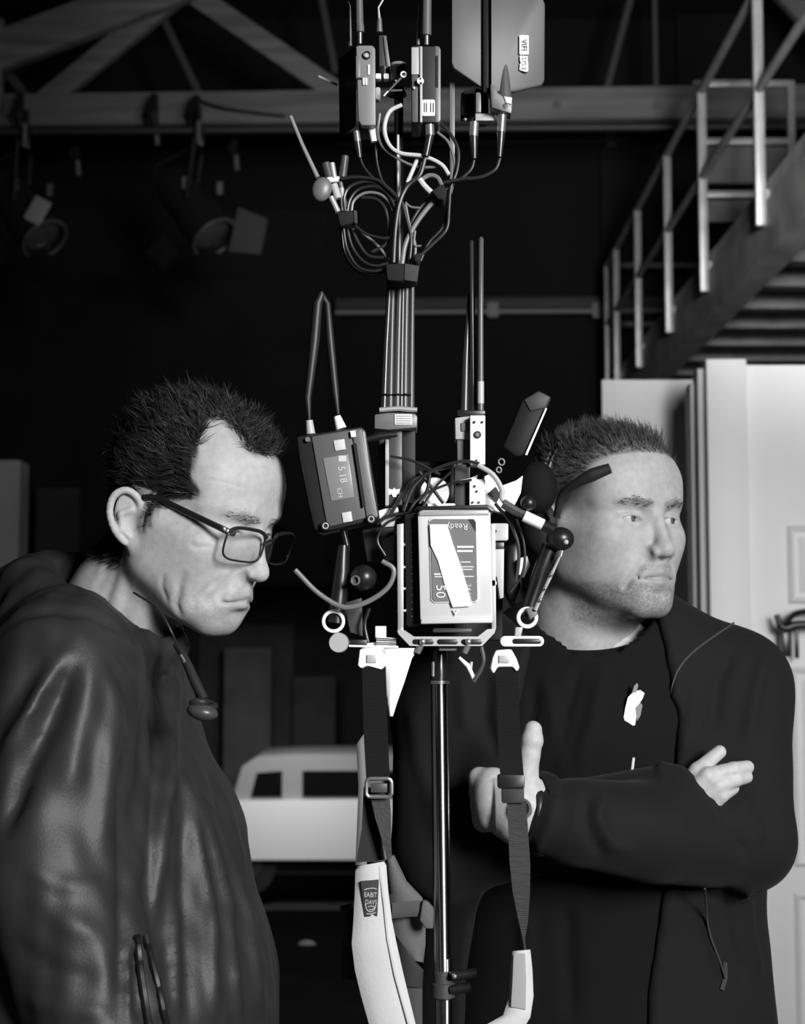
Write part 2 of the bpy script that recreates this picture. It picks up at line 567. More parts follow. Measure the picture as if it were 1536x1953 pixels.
# ---- stage lights with barn doors
LB = mat('lamp_black', 0.018, rough=0.35, spec=0.5)
LS = mat('lamp_steel', 0.30, rough=0.35, metal=0.7)
def stage_light(cx, cy, label, flap=True, d=11.5, k=1.0, hook=(0, 0)):
    o = empty('stage_light', P(cx, cy, d), label, 'stage light', 'stage lights on the truss pipe')
    a = P(cx - 48 * k, cy - 58 * k, d + 0.05); b = P(cx + 38 * k, cy + 52 * k, d - 0.18)
    ax = (b - a).normalized()
    L = (b - a).length
    MB().lathe(a, b, [(0, 0.08 * k), (0.02, 0.13 * k), (0.10, 0.15 * k), (L * 0.55, 0.155 * k), (L * 0.58, 0.175 * k), (L, 0.18 * k), (L, 0.15 * k), (L - 0.04, 0.15 * k)], 24).build('housing', LB, o)
    MB().ring(b, ax, 0.175 * k, 0.012).build('lens_ring', LS, o)
    MB().lathe(b - ax * 0.05, b, [(0, 0.15 * k), (0.02, 0.12 * k), (0.035, 0.05 * k)], 20).build('lens', mat('lamp_glass', 0.08, rough=0.1), o)
    side = ax.cross(Vector((0, 1, 0))).normalized()
    h = P(cx + hook[0], cy - 150 * k + hook[1], d)
    up = [a.lerp(b, 0.45) + Vector((0, s, 0)) * 0.2 * k for s in (-1, 1)]
    MB().tube([up[0], Vector((h.x, up[0].y, h.z - 0.1)), Vector((h.x, up[1].y, h.z - 0.1)), up[1]], 0.016, 6).build('yoke', LB, o)
    MB().box(h, (0.07, 0.06, 0.16), bev=0.01).cyl(h + Vector((0, 0, 0.05)), h + Vector((0, 0, 0.22)), 0.02).build('clamp', LB, o)
    MB().cyl(h + Vector((0, -0.05, -0.08)), h + Vector((0, -0.05, 0.10)), 0.018, n=8).build('clamp_bolt', LS, o)
    for dx, dy in ((-18, -52), (48, -42)):
        MB().box(P(cx + dx * k, cy + dy * k, d - 0.2), (0.04, 0.04, 0.09)).build('latch', LS, o)
    # barn doors
    def leaf(pts, m, nm='barn_door'):
        MB().prism([P(cx + x * k, cy + y * k, dd) for x, y, dd in pts], (0.004, -0.012, 0.004)).build(nm, m, o)
    if flap: leaf([(82, -5, d - 0.2), (138, 18, d - 0.35), (125, 84, d - 0.35), (64, 78, d - 0.2)], mat('flap_grey', 0.11, rough=0.6))
    leaf([(-20, 82, d - 0.1), (50, 82, d - 0.25), (100, 130, d - 0.3), (10, 132, d - 0.1)], LB)
    leaf([(-60, 40, d - 0.1), (-30, 82, d - 0.15), (-60, 120, d - 0.1), (-95, 80, d)], LB)
    MB().tube(spline([a, a + Vector((-0.12, 0.02, 0.1)), h + Vector((-0.1, 0.02, -0.1)), h], 5), 0.009, 5).build('power_cord', LB, o)
    return o
stage_light(372, 402, 'black stage light hung nearest the rig, with a pale barn-door flap', True, hook=(8, 8))
end_light = stage_light(48, 405, 'black stage light at the far end of the pipe, cut by the frame edge', False, hook=(2, 10))
MB().box(P(72, 402, 11.16), (0.13, 0.02, 0.19), Matrix.Rotation(math.radians(28), 3, 'Y'), 0.004).build('gel_plate', mat('pale_gel', 0.34, rough=0.4), end_light, label='pale rectangular plate')
def hanger(px, py0, py1, label):
    o = empty('cable_hanger', P(px, py0, 11.6), label, 'hanger', 'hangers on the truss')
    MB().tube([P(px - 3, py0, 11.7), P(px - 8, (py0 + py1) / 2, 11.65), P(px + 1, py1, 11.7)], [0.03, 0.05, 0.02], 8).build('loop', LB, o)
    MB().cyl(P(px, py1 - 3, 11.6), P(px + 2, py1 + 25, 11.6), 0.02, n=8).build('hook', LS, o)
hanger(298, 182, 252, 'black coil of cable strapped over the truss timber')
hanger(148, 285, 310, 'small clamp between the two stage lights')
hanger(450, 270, 300, 'small clamp beside the lamp nearest the rig')
hanger(42, 180, 255, 'black strap round the truss above the end stage light')
hanger(378, 185, 245, 'black strap round the truss above the lamp nearest the rig')

# ---- walkway
wk = empty('steel_walkway', (1.85, 11.0, 3.49), 'raised steel walkway with grey pipe railings and open underside', 'walkway', kind='structure')
XE = 1.85
posts = [6.55, 7.97, 9.5, 10.77, 12.16, 13.4, 14.0]
for d in posts:
    MB().box((XE, d, (3.64 + 4.9) / 2), (0.052, 0.052, 1.26), bev=0.006).build('post', GALV, wk)
    if d < 13.5:
        MB().box((XE + 0.05, d - 0.035, 3.70), (0.05, 0.012, 0.24)).build('post_bracket', GALV, wk)
        MB().ball((XE + 0.05, d - 0.045, 3.76), 0.014, 5).ball((XE + 0.05, d - 0.045, 3.65), 0.014, 5).build('bracket_bolts', GALV, wk)
for z, r in ((4.9, 0.026), (4.36, 0.024)):
    MB().cyl((XE, 5.5, z), (XE, 14.0, z), r, n=12).build('handrail', GALV2, wk)
    MB().cyl((XE, 14.0, z), (XE + 0.85, 14.0, z), r, n=12).build('handrail', GALV2, wk)
MB().cyl((XE, 14.0, 3.92), (XE + 0.85, 14.0, 3.92), 0.024, n=12).build('handrail', GALV2, wk)
MB().box((XE, 14.0, 3.2), (0.05, 0.05, 1.0)).build('post', GALV, wk)
MB().box((XE, 13.4, 3.2), (0.05, 0.05, 1.0)).build('post', GALV, wk)
MB().box((XE + 0.05, 9.75, 3.63), (0.05, 8.5, 0.28)).build('stringer', mat('stringer_steel', 0.42, rough=0.6, metal=0.1, var=0.3, vscale=4), wk)
MB().box((XE + 0.045, 9.75, 3.83), (0.012, 8.5, 0.10)).build('toe_board', MATS['stringer_steel'], wk)
MB().box((XE + 1.45, 9.75, 3.78), (2.75, 8.5, 0.02)).build('deck', mat('deck_steel', 0.10, rough=0.6, var=0.3, vscale=5), wk)
d = 6.2
while d < 13.9:
    MB().box((XE + 1.45, d, 3.66), (2.75, 0.05, 0.10)).box((XE + 1.45, d - 0.05, 3.615), (2.75, 0.10, 0.012)).build('joist', GALV2, wk)
    d += 0.62
MB().box((XE + 0.10, 9.75, 3.495), (0.16, 8.5, 0.012)).build('bottom_flange', MATS['stringer_steel'], wk)
MB().box((XE + 2.1, 9.5, 3.2), (0.10, 8.0, 0.5), Matrix.Rotation(math.radians(0), 3, 'Y')).build('inner_girder', mat('girder_dark', 0.05, rough=0.7), wk)
gt = empty('walkway_gate', (2.2, 9.9, 3.8), 'grey steel gate with two panels across the walkway', 'gate')
gx0, gx1 = P(1345, 160, 9.9).x, P(1508, 160, 9.9).x
zz = lambda y: P(1400, y, 9.9).z
for z in (160, 270, 371): MB().box(((gx0 + gx1) / 2, 9.9, zz(z)), (gx1 - gx0, 0.04, 0.04), bev=0.004).build('crossbar', GALV, gt)
for x in (gx0 - 0.03, gx1): MB().box((x, 9.9, (zz(155) + 3.8) / 2), (0.045, 0.045, zz(155) - 3.8), bev=0.004).build('gate_post', GALV, gt)
GP = mat('gate_panel', 0.10, rough=0.6, var=0.2, vscale=6)
MB().box(((gx0 + gx1) / 2, 9.93, zz(312)), (gx1 - gx0, 0.01, 0.24)).build('panel', GP, gt)
MB().box(((gx0 + gx1) / 2, 9.93, zz(400)), (gx1 - gx0, 0.01, 0.14)).build('panel', GP, gt)
MB().ball(P(1327, 158, 9.9), 0.02, 6).build('gate_bolt', LS, gt)

# ---- scenery flats and the panelled door at the right
DF, DB = 5.27, 5.64
zf = P(1400, 690, DF).z; zb = P(1200, 724, DB).z
fl = empty('scenery_flat', (P(1240, 0, DB).x, DB, 0), 'plain white scenery flat standing just behind the panelled door', 'scenery flat')
xa, xb = P(1150, 900, DB).x, P(1352, 900, DB).x
MB().box(((xa + xb) / 2, DB + 0.02, zb / 2), (xb - xa, 0.04, zb), bev=0.003).build('board', FLATW, fl)
MB().box((xa + 0.03, DB + 0.08, zb / 2), (0.05, 0.08, zb)).build('batten', WOOD, fl)
dr = empty('door_1', (P(1440, 0, DF).x, DF, 0), 'white panelled door with frame and black lever handle behind the crossed-arm man', 'door', kind='structure')
x0, x1, x2, x3 = P(1345, 900, DF).x, P(1421, 900, DF).x, P(1700, 900, DF).x, P(1498, 900, DF).x
MB().box(((x0 + x1) / 2, DF - 0.005, zf / 2), (x1 - x0, 0.10, zf), bev=0.004).build('jamb', FLATW, dr)
TRIMG = mat('flat_edge_shaded', 0.5, rough=0.6)  # grey puts the shade of the flat's return edges into their colour
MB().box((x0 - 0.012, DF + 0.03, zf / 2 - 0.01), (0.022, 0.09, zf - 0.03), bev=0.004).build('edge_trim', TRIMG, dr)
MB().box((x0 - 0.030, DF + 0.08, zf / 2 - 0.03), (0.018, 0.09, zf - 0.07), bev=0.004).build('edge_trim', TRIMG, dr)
MB().box(((x1 + x2) / 2, DF + 0.012, (zf - 0.012) / 2), (x2 - x1, 0.04, zf - 0.012), bev=0.003).build('leaf', FLATW, dr)
def raised_panel(xa, xb, za, zb):
    y = DF - 0.008
    def rect(i, yy): return [(xa + i, yy, za + i), (xb - i, yy, za + i), (xb - i, yy, zb - i), (xa + i, yy, zb - i)]
    rings = [rect(0, y - 0.002), rect(0.010, y - 0.014), rect(0.024, y - 0.002), rect(0.036, y + 0.004 - 0.006), rect(0.055, y - 0.012)]
    vs = [p for r in rings for p in r]; fs = []
    for i in range(len(rings) - 1):
        for j in range(4): fs.append((i * 4 + j, i * 4 + (j + 1) % 4, i * 4 + 4 + (j + 1) % 4, i * 4 + 4 + j))
    fs.append((16, 17, 18, 19))
    MB().add(vs, fs).build('panel', FLATW, dr, smooth=False)
zd = lambda y: P(1510, y, DF).z
for ya, yb in ((1152, 1003), (1652, 1272), (2150, 1702)):
    raised_panel(x3, x3 + 0.26, zd(ya), zd(yb)); raised_panel(x3 + 0.33, x3 + 0.45, zd(ya), zd(yb))
BM = mat('black_metal', 0.012, rough=0.3, metal=0.2, spec=0.6)
lv = empty('lever_holder', (0, 0, 0), None, None); COL.objects.unlink(lv); bpy.data.objects.remove(lv)
dl = DF - 0.09
m = MB()
m.tube(spline([P(1482, 1172, dl), P(1488, 1192, dl), P(1500, 1198, dl), P(1520, 1192, dl), P(1580, 1190, dl)], 6), [0.010] * 6 + [0.015] * 19, 10)
m.tube(spline([P(1500, 1188, dl), P(1515, 1172, dl), P(1540, 1166, dl), P(1590, 1164, dl)], 6), 0.010, 8)
m.build('lever_handle', BM, dr, label='black lever handle')
MB().cyl(P(1506, 1195, dl), P(1506, 1195, DF), 0.02, n=14).box(P(1498, 1224, dl + 0.03), (0.03, 0.05, 0.10), bev=0.005).box(P(1520, 1224, dl + 0.02), (0.012, 0.02, 0.11), bev=0.003).build('latch_plate', BM, dr)

# ---- beyond the dock: white car, boards and a pillar
PLR = slab('wall_pillar', (P(-40, 1000, 12.5).x, 12.5, -1.3), (P(36, 1000, 12.5).x, 12.8, P(0, 878, 12.5).z), mat('pale_pillar', 0.42, rough=0.8, var=0.2, vscale=2), label='pale pillar at the edge of the dark hall')
def board(px0, py0, px1, py1, d, v, label, tilt=0.0, down=False):
    a, b = P(px0, py0, d), P(px1, py1, d)
    zl = -1.3 if down else max(b.z, -1.3)
    MB().box(((a.x + b.x) / 2, d, (a.z + zl) / 2), (b.x - a.x, 0.06, a.z - zl), Matrix.Rotation(tilt, 3, 'X'), 0.01).build('leaning_board', mat('board_%d' % int(v * 1000), v, rough=0.9, var=0.25, vscale=2), None, label=label, cat='board', group='boards in the loading bay')
board(428, 1235, 516, 1500, 21.0, 0.20, 'pale tall board behind the white car, nearest the bowed man', down=True)
board(560, 1290, 640, 1500, 21.2, 0.10, 'grey board behind the rear of the white car', down=True)
board(380, 1190, 560, 1290, 21.9, 0.11, 'wide grey board against the bay wall behind the pale one', down=True)
board(70, 930, 150, 1100, 14.2, 0.035, 'dim grey board between the pillar and the bowed man\'s head', down=True)
CARW = mat('car_white', 0.8, rough=0.35, coat=0.4)
CARG = mat('car_glass', 0.006, rough=0.1)
TYRE = mat('tyre', 0.01, rough=0.8)
dc = 17.0
car = empty('parked_car', (P(620, 1640, dc).x, dc + 0.8, -1.3), 'blurred white car parked in the loading bay between the two men', 'car')
def cprof(pts, d0, d1): return [P(x, y, d0) for x, y in pts], (0, d1 - d0, 0)
body = [(390, 1640), (385, 1600), (398, 1548), (440, 1528), (900, 1522), (960, 1540), (975, 1600), (970, 1640)]
p, v = cprof(body, dc, dc + 1.7); MB().prism(p, v).build('body', CARW, car)
cab = [(442, 1530), (462, 1462), (490, 1444), (560, 1440), (830, 1440), (880, 1470), (902, 1526)]
p, v = cprof(cab, dc + 0.08, dc + 1.6); MB().prism(p, v).build('cabin', mat('car_roof', 0.26, rough=0.5), car)
for w in ([(478, 1520), (490, 1474), (538, 1470), (538, 1520)], [(577, 1520), (577, 1470), (700, 1470), (700, 1520)], [(730, 1520), (730, 1470), (820, 1472), (850, 1520)]):
    p, v = cprof(w, dc + 0.06, dc + 0.09); MB().prism(p, v).build('side_window', CARG, car)
for wx in (470, 880):
    c = P(wx, 1650, dc + 0.05)
    wh = MB().cyl(c, c + Vector((0, 0.22, 0)), 0.32, n=24).build('wheel', TYRE, car)
    MB().cyl(c + Vector((0, -0.01, 0)), c + Vector((0, 0.02, 0)), 0.17, n=16).build('hub', mat('hub_grey', 0.02), wh)
p, v = cprof([(400, 1640), (400, 1668), (960, 1668), (960, 1640)], dc + 0.1, dc + 1.6); MB().prism(p, v).build('underbody', TYRE, car)
dk = P(586, 1815, 8.0)
MB().lathe((dk.x, 8.0, dk.z - 0.0), (dk.x, 7.0, dk.z), [(0, 0.005), (0.0, 0.055), (0.012, 0.06), (0.03, 0.04), (0.036, 0.005)], 20).tube([(dk.x, 8.01, 0.0), (dk.x, 8.01, dk.z)], 0.012, 8).build('disc_on_post', mat('pale_disc', 0.35, rough=0.6), None, label='round pale disc on a short post standing on the dark floor', cat='floor_disc')  # pale disc and post built for an unidentified round spot
# ------------------------------------------------------------------ people: heads
SKIN = mat('skin', 0.4, rough=0.52, attr='alb', var=0.09, scale=900, vscale=130, bump=0.22, spec=0.32, sss=0.25)
HAIR_D = mat('hair_dark', 0.012, rough=0.42, spec=0.5)
HAIR_M = mat('hair_brown', 0.05, rough=0.5, spec=0.4)

class Pose:
    def __init__(self, yaw, pitch, roll, o=(0, 0, 0), s=1.0):
        self.R = np.array(Matrix.Rotation(math.radians(yaw), 3, 'Z') @ Matrix.Rotation(math.radians(pitch), 3, 'X') @ Matrix.Rotation(math.radians(roll), 3, 'Y'))
        self.o = np.array(o, float); self.s = s
    def w(self, p): return np.asarray(p, float) * self.s @ self.R.T + self.o
    def l(self, p): return (np.asarray(p, float) - self.o) @ self.R / self.s
    def anchor(self, local, world):
        self.o = np.array(world, float) - np.asarray(local, float) * self.s @ self.R.T

def Rm(ax, deg): return Matrix.Rotation(math.radians(deg), 3, ax)

def build_head(q, neck, h=0.0018):
    g = Grid((-0.115, -0.14, -0.26), (0.115, 0.16, 0.135), h)
    # skull and face masses
    g.ell((0, 0.018, 0.040), (q.get('hw', 0.0755), 0.098, q.get('top', 0.080)))
    g.ell((0, -0.036, 0.046), (0.060, q.get('fhd', 0.055), 0.052), 0.03)
    g.ell((0, -0.034, -0.030), (0.060, 0.054, 0.075), 0.03)
    g.ell((0, -0.030, -0.072), (0.046, 0.052, 0.036), 0.03)
    jw = q.get('jaw', 0.053)
    g.cone((jw, 0.002, -0.060), (0.016, -0.074 + q.get('chin', 0), -0.104), 0.016, 0.015, 0.03, sym=True)
    g.cone((jw + 0.005, 0.004, -0.02), (jw, 0.002, -0.06), 0.014, 0.014, 0.03, sym=True)
    g.ell((0, -0.020, -0.090), (0.042, 0.050, 0.022), 0.02)
    g.ell((0.045, -0.056, -0.024), (0.020, 0.020, 0.017), 0.025, sym=True)
    g.cone((0.050, -0.050, -0.020), (0.070, -0.005, -0.008), 0.010, 0.007, 0.03, sym=True)
    g.ell((0.092, -0.045, 0.028), (0.016, 0.035, 0.030), 0.02, 'sub', sym=True)
    g.ell((0.047, -0.012, -0.040), (0.020, 0.032, 0.036), 0.025, sym=True)
    g.ell((0.040, -0.030, -0.046), (q.get('cheek', 0.024), 0.034, 0.034), 0.03, sym=True)
    # brow, socket
    g.chain([(0.004, -0.0830, 0.019), (0.020, -0.0822, 0.0205), (0.036, -0.0760, 0.0215), (0.054, -0.056, 0.018)], [0.0062, 0.0070, 0.0078, 0.009], 0.018, sym=True)
    g.ell((0.046, -0.036, 0.036), (0.023, 0.036, 0.036), 0.025, sym=True)
    g.ell((0.033, -0.100, -0.002), (0.019, 0.0215, 0.0125), 0.012, 'sub', sym=True)
    # nose
    nz = q.get('nose', 0.0); cb = q.get('chin', 0.0)
    g.chain([(0, -0.084, 0.012), (0, -0.0915, -0.008), (0, -0.104 - nz, -0.032)], [0.0068, 0.0072, 0.0085], 0.012)
    g.ell((0.0125, -0.0800, -0.026), (0.0095, 0.011, 0.020), 0.012, sym=True)
    g.ell((0, -0.1065 - nz, -0.040), (0.0115, 0.0115, 0.0100), 0.008)
    g.ell((0.0125, -0.097 - nz * 0.5, -0.0435), (0.0075, 0.0110, 0.0078), 0.005, sym=True)
    g.ell((0.0065, -0.104 - nz, -0.0515), (0.0036, 0.0062, 0.0038), 0.002, 'sub', sym=True)
    g.cone((0.022, -0.094, -0.038), (0.019, -0.094, -0.050), 0.0016, 0.001, 0.006, 'sub', sym=True)
    # mouth
    fr = q.get('frown', 0.0)
    g.ell((0, -0.064, -0.073), (0.036, 0.030, 0.028), 0.022)
    g.cone((0, -0.0958, -0.0655), (0.021, -0.0860, -0.0720 - fr), 0.0052, 0.0022, 0.006, sym=True)
    g.cone((0, -0.0948, -0.0800), (0.019, -0.0850, -0.0772 - fr), 0.0058, 0.0025, 0.006, sym=True)
    g.cone((0, -0.1020, -0.0733), (0.0265, -0.0868, -0.0748 - fr), 0.0013, 0.0012, 0.004, 'sub', sym=True)
    g.ell((0, -0.1035, -0.0575), (0.0035, 0.004, 0.006), 0.004, 'sub')
    g.cone((0.019, -0.0975, -0.046), (0.039, -0.0775, -0.083), q.get('nlr', 0.0012), 0.0004, q.get('nlf', 0.012), 'sub', sym=True)
    g.ell((0, -0.079 + cb, -0.104), (0.021, 0.0165, 0.0155), 0.014)
    g.ell((0, -0.1055 + cb * 0.6, -0.0905), (0.019, 0.0080, 0.0050), 0.008, 'sub')
    # lids and eye opening
    lo = q.get('lid', 0.0)
    g.ell((0.032, -0.0690, -0.0020), (0.0165, 0.0142, 0.0135), 0.006, sym=True)
    g.cone((0.020, -0.0855, 0.0055), (0.045, -0.0780, 0.0045), 0.0010, 0.001, 0.004, 'sub', sym=True)
    g.ell((0.0325, -0.0835, -0.0025 - lo), (0.0140, 0.0100, 0.0048 - lo), 0.0012, 'sub', sym=True)
    # ears
    ez = q.get('earz', -0.012)
    E = Rm('Z', -30) @ Rm('X', q.get('lean', -10))
    g.ell((0.079, 0.020, ez), (0.0055, 0.018, 0.032), 0.006, sym=True, R=E)
    def ep(u, v, o=0.0):      # ear plane: u back, v up, o outwards
        p = E @ Vector((o, u, v)); return (0.081 + p.x, 0.020 + p.y, ez + p.z)
    hel = [ep(-0.014, 0.004, 0.000), ep(-0.013, 0.022, 0.003), ep(-0.002, 0.033, 0.004), ep(0.012, 0.029, 0.005), ep(0.019, 0.012, 0.006), ep(0.016, -0.008, 0.005), ep(0.008, -0.022, 0.003)]
    g.ell(ep(-0.002, -0.004, 0.008), (0.0065, 0.0090, 0.0150), 0.003, 'sub', sym=True, R=E)
    g.ell(ep(0.002, 0.018, 0.007), (0.0045, 0.0100, 0.0080), 0.003, 'sub', sym=True, R=E)
    hs = spline(hel, 3)
    g.chain(hs, [0.0037] * len(hs), 0.004, sym=True)
    g.chain([ep(-0.004, 0.012, 0.003), ep(0.008, 0.008, 0.004), ep(0.009, -0.008, 0.004), ep(0.002, -0.016, 0.003)], [0.0026, 0.003, 0.003, 0.003], 0.004, sym=True)
    g.ell(ep(-0.004, -0.027, 0.001), (0.0050, 0.0085, 0.0085), 0.006, sym=True, R=E)
    g.ell(ep(-0.0135, -0.006, 0.002), (0.004, 0.004, 0.007), 0.004, sym=True, R=E)
    # neck
    for i in range(len(neck) - 1):
        (a, ra), (b, rb) = neck[i], neck[i + 1]
        g.cone(a, b, ra, rb, 0.028)
    for fn in q.get('extra', []): fn(g)
    V, F = g.mesh()
    V = relax(V, F, 1, 0.35)
    return V, F

def seg_dist(p, a, b):
    a = np.array(a); b = np.array(b); d = b - a
    t = np.clip(((p - a) @ d) / (d @ d), 0, 1)
    return np.linalg.norm(p - a - t[:, None] * d, axis=1)

def face_albedo(V, base, q, hairmask):
    alb = np.full(len(V), base)
    A = np.abs(V) * np.array([1, 0, 0]) + V * np.array([0, 1, 1])
    lip = np.minimum(seg_dist(A, (0, -0.0985, -0.0665), (0.022, -0.0880, -0.0725)), seg_dist(A, (0, -0.098, -0.0798), (0.020, -0.087, -0.0770)))
    alb *= 1 - 0.22 * (1 - smooth01(0.004, 0.008, lip))
    br = np.minimum(seg_dist(A, (0.012, -0.0930, 0.0145), (0.034, -0.0870, 0.0195)), seg_dist(A, (0.034, -0.0870, 0.0195), (0.052, -0.0710, 0.0160)))
    alb *= 1 - q.get('brow', 0.45) * (1 - smooth01(0.002, 0.0065, br))
    # beard shadow
    if q.get('stubble'):
        t = smooth01(-0.052, -0.062, V[:, 2]) * smooth01(-0.150, -0.118, V[:, 2]) * smooth01(0.012, -0.01, V[:, 1])
        jaw = smooth01(0.0, 1.0, np.clip((-0.010 - V[:, 2] - 0.7 * (V[:, 1] + 0.06)) / 0.05, 0, 1))
        cheek = smooth01(-0.075, -0.085, V[:, 2]) + smooth01(0.030, 0.020, A[:, 0]) * smooth01(-0.054, -0.058, V[:, 2])
        t = t * np.clip(cheek, 0, 1) * smooth01(0.005, 0.009, lip)
        nn = 0.8 + 0.35 * np.random.RandomState(4).normal(size=len(V)) + 0.35 * noise3(V, 160, 5)
        alb *= 1 - q['stubble'] * t * np.clip(nn, 0, 1.4)
    m = hairmask(V)
    alb = alb * (1 - m) + q.get('scalp', 0.06) * m
    return alb

def eyeballs(q, gaze):
    """two eye spheres in head space with iris and pupil in the albedo"""
    Vs, Fs, As = [], [], []
    n0 = 0
    for sx in (-1, 1):
        c = np.array((sx * 0.032, -0.0690, -0.0020))
        n, m = 40, 40
        th = np.linspace(0, math.pi, m + 1)[:, None]; ph = np.linspace(0, 2 * math.pi, n, endpoint=False)[None, :]
        d = np.stack([np.sin(th) * np.cos(ph), np.cos(th) + 0 * ph, np.sin(th) * np.sin(ph)], -1).reshape(-1, 3)
        g = np.array(gaze[0 if sx < 0 else 1]); g = g / np.linalg.norm(g)
        ang = np.degrees(np.arccos(np.clip(d @ g, -1, 1)))
        a = np.where(ang < 11, 0.008, np.where(ang < 27, 0.075, np.where(ang < 31, 0.04, 0.42)))
        Vs.append(c + d * 0.0126); As.append(a)
        i, j = np.meshgrid(np.arange(m), np.arange(n), indexing='ij')
        p = (i * n + j).ravel(); r = (i * n + (j + 1) % n).ravel()
        Fs.append(np.stack([p, r, r + n, p + n], 1) + n0); n0 += len(d)
    return np.concatenate(Vs), np.concatenate(Fs), np.concatenate(As)

def strands(V, F, mask, flow, n, length, width, seed, lift=0.5, jitter=0.35, curl=0.0, droop=0.0, seg=4):
    """tapered hair strands rooted on faces where mask>0.5; flow(p,n)->direction"""
    r = np.random.RandomState(seed)
    N = vnormals(V, F)
    fc = V[F].mean(1); fm = mask[F].mean(1); fn = N[F].mean(1)
    ar = np.linalg.norm(np.cross(V[F[:, 2]] - V[F[:, 0]], V[F[:, 3]] - V[F[:, 1]]), axis=1)
    ids = np.where(fm > 0.45)[0]
    pr = ar[ids] * np.clip(fm[ids], 0, 1); pr /= pr.sum()
    ids = r.choice(ids, n, p=pr)
    p0 = fc[ids] + r.normal(size=(n, 3)) * 0.0012; nn = fn[ids]
    fl = flow(p0, nn)
    fl = fl - (fl * nn).sum(1)[:, None] * nn
    fl /= np.linalg.norm(fl, axis=1)[:, None] + 1e-9
    jit = r.normal(size=(n, 3)) * jitter
    clump = np.stack([noise3(p0, 190, seed + i) for i in range(3)], 1)
    L = length(p0) * r.uniform(0.7, 1.15, n) if callable(length) else length * r.uniform(0.7, 1.15, n)
    lf = lift(p0) if callable(lift) else np.full(n, lift)
    d0 = nn * lf[:, None] + fl + jit + clump * curl
    d0 /= np.linalg.norm(d0, axis=1)[:, None]
    d1 = nn * lf[:, None] * 0.45 + fl * 1.0 + jit * 0.6 + clump * curl * 2.2 + np.array((0, 0, -droop))
    d1 /= np.linalg.norm(d1, axis=1)[:, None]
    side = np.cross(d0, r.normal(size=(n, 3))); side /= np.linalg.norm(side, axis=1)[:, None] + 1e-9
    oth = np.cross(d0, side)
    w = width * r.uniform(0.7, 1.3, n)
    pts = []
    p = p0 - nn * 0.001
    for k in range(seg + 1):
        t = k / seg
        if k: p = p + ((d0 * (1 - t) + d1 * t) * (L / seg)[:, None])
        ww = (w * (1 - t) ** 0.7 + 0.00006)[:, None]
        for j in range(3):
            a = 2.094 * j
            pts.append(p + (side * math.cos(a) + oth * math.sin(a)) * ww)
    A = np.stack(pts, 1)
    m = (seg + 1) * 3
    base = (np.arange(n) * m)[:, None]
    fs = []
    for k in range(seg):
        for j in range(3):
            a, b = k * 3 + j, k * 3 + (j + 1) % 3
            fs.append(np.array([a, b, b + 3, a + 3])[None, :] + base)
    return A.reshape(-1, 3), np.concatenate(fs)

def strip(parts):
    """join (V,F) lists"""
    Vs, Fs, n = [], [], 0
    for V, F in parts:
        Vs.append(V); Fs.append(F + n); n += len(V)
    return np.concatenate(Vs), np.concatenate(Fs)
# ---- man in the nylon jacket, head bowed, seen from his right side
HL = Pose(62, 18, 0, s=0.95)
HL.anchor((-0.081, 0.020, -0.022), P(247, 993, 1.60))
def maskL(V):
    ax = np.abs(V[:, 0]); y, z = V[:, 1], V[:, 2]
    yl = np.interp(z, [-0.04, -0.022, 0.0, 0.014, 0.022, 0.032, 0.045, 0.060, 0.075, 0.09], [0.004, -0.006, -0.012, -0.022, -0.050, -0.050, -0.038, -0.036, -0.030, -0.022])
    fore = smooth01(0.044, 0.022, ax) * smooth01(0.078, 0.088, z) * smooth01(-0.088, -0.070, y + 0.2 * ax)
    side = smooth01(-0.006, 0.005, y - yl + 0.006 * noise3(V, 220, 8)) * smooth01(np.where(y > 0.03, -0.085, -0.035), np.where(y > 0.03, -0.070, -0.022), z)
    ear = (ax > 0.071) & (y > 0.0) & (y < 0.06) & (z < 0.016) & (z > -0.06)
    m = np.clip(np.maximum(side, fore), 0, 1)
    return np.where(ear, 0, m)
neckL = [((0, 0.030, -0.050), 0.054), ((0, 0.060, -0.120), 0.056), ((0, 0.105, -0.250), 0.066)]
def exL(g):
    # slack skin and tendons under the jaw, jowl crease
    g.cone((0.045, 0.010, -0.070), (0.020, 0.022, -0.170), 0.012, 0.010, 0.02, sym=True)
    g.cone((0.052, 0.035, -0.065), (0.036, 0.052, -0.180), 0.008, 0.009, 0.012, sym=True)
    g.cone((0.056, 0.020, -0.060), (0.050, 0.038, -0.190), 0.007, 0.008, 0.008, sym=True)
    g.cone((0.050, 0.052, -0.060), (0.054, 0.070, -0.190), 0.006, 0.007, 0.008, sym=True)
    g.ell((0.036, -0.050, -0.092), (0.016, 0.020, 0.016), 0.014, sym=True)
VL, FL = build_head({'nlf': 0.014, 'nlr': 0.0034, 'frown': 0.005, 'jaw': 0.054, 'lid': 0.0012, 'nose': -0.002, 'top': 0.090, 'lean': -22, 'earz': -0.022, 'chin': 0.009, 'extra': [exL]}, neckL)
def creases(V, F, lines):
    """press skin folds into the side of a face: ((y,z) points, half width, depth)"""
    N = vnormals(V, F); off = np.zeros(len(V)); yz = V[:, 1:]
    for pts, w, dep in lines:
        best = np.full(len(V), 1e9); par = np.zeros(len(V)); n = len(pts) - 1
        for i in range(n):
            p = np.array(pts[i]); d = np.array(pts[i + 1]) - p
            t = np.clip(((yz - p) @ d) / (d @ d), 0, 1)
            q = np.linalg.norm(yz - p - t[:, None] * d, axis=1)
            m = q < best; best[m] = q[m]; par[m] = (i + t[m]) / n
        off += dep * np.exp(-(best / w) ** 2) * np.clip(np.minimum(par, 1 - par) * 4, 0, 1)
    return V - N * (off * smooth01(0.016, 0.026, np.abs(V[:, 0])))[:, None]
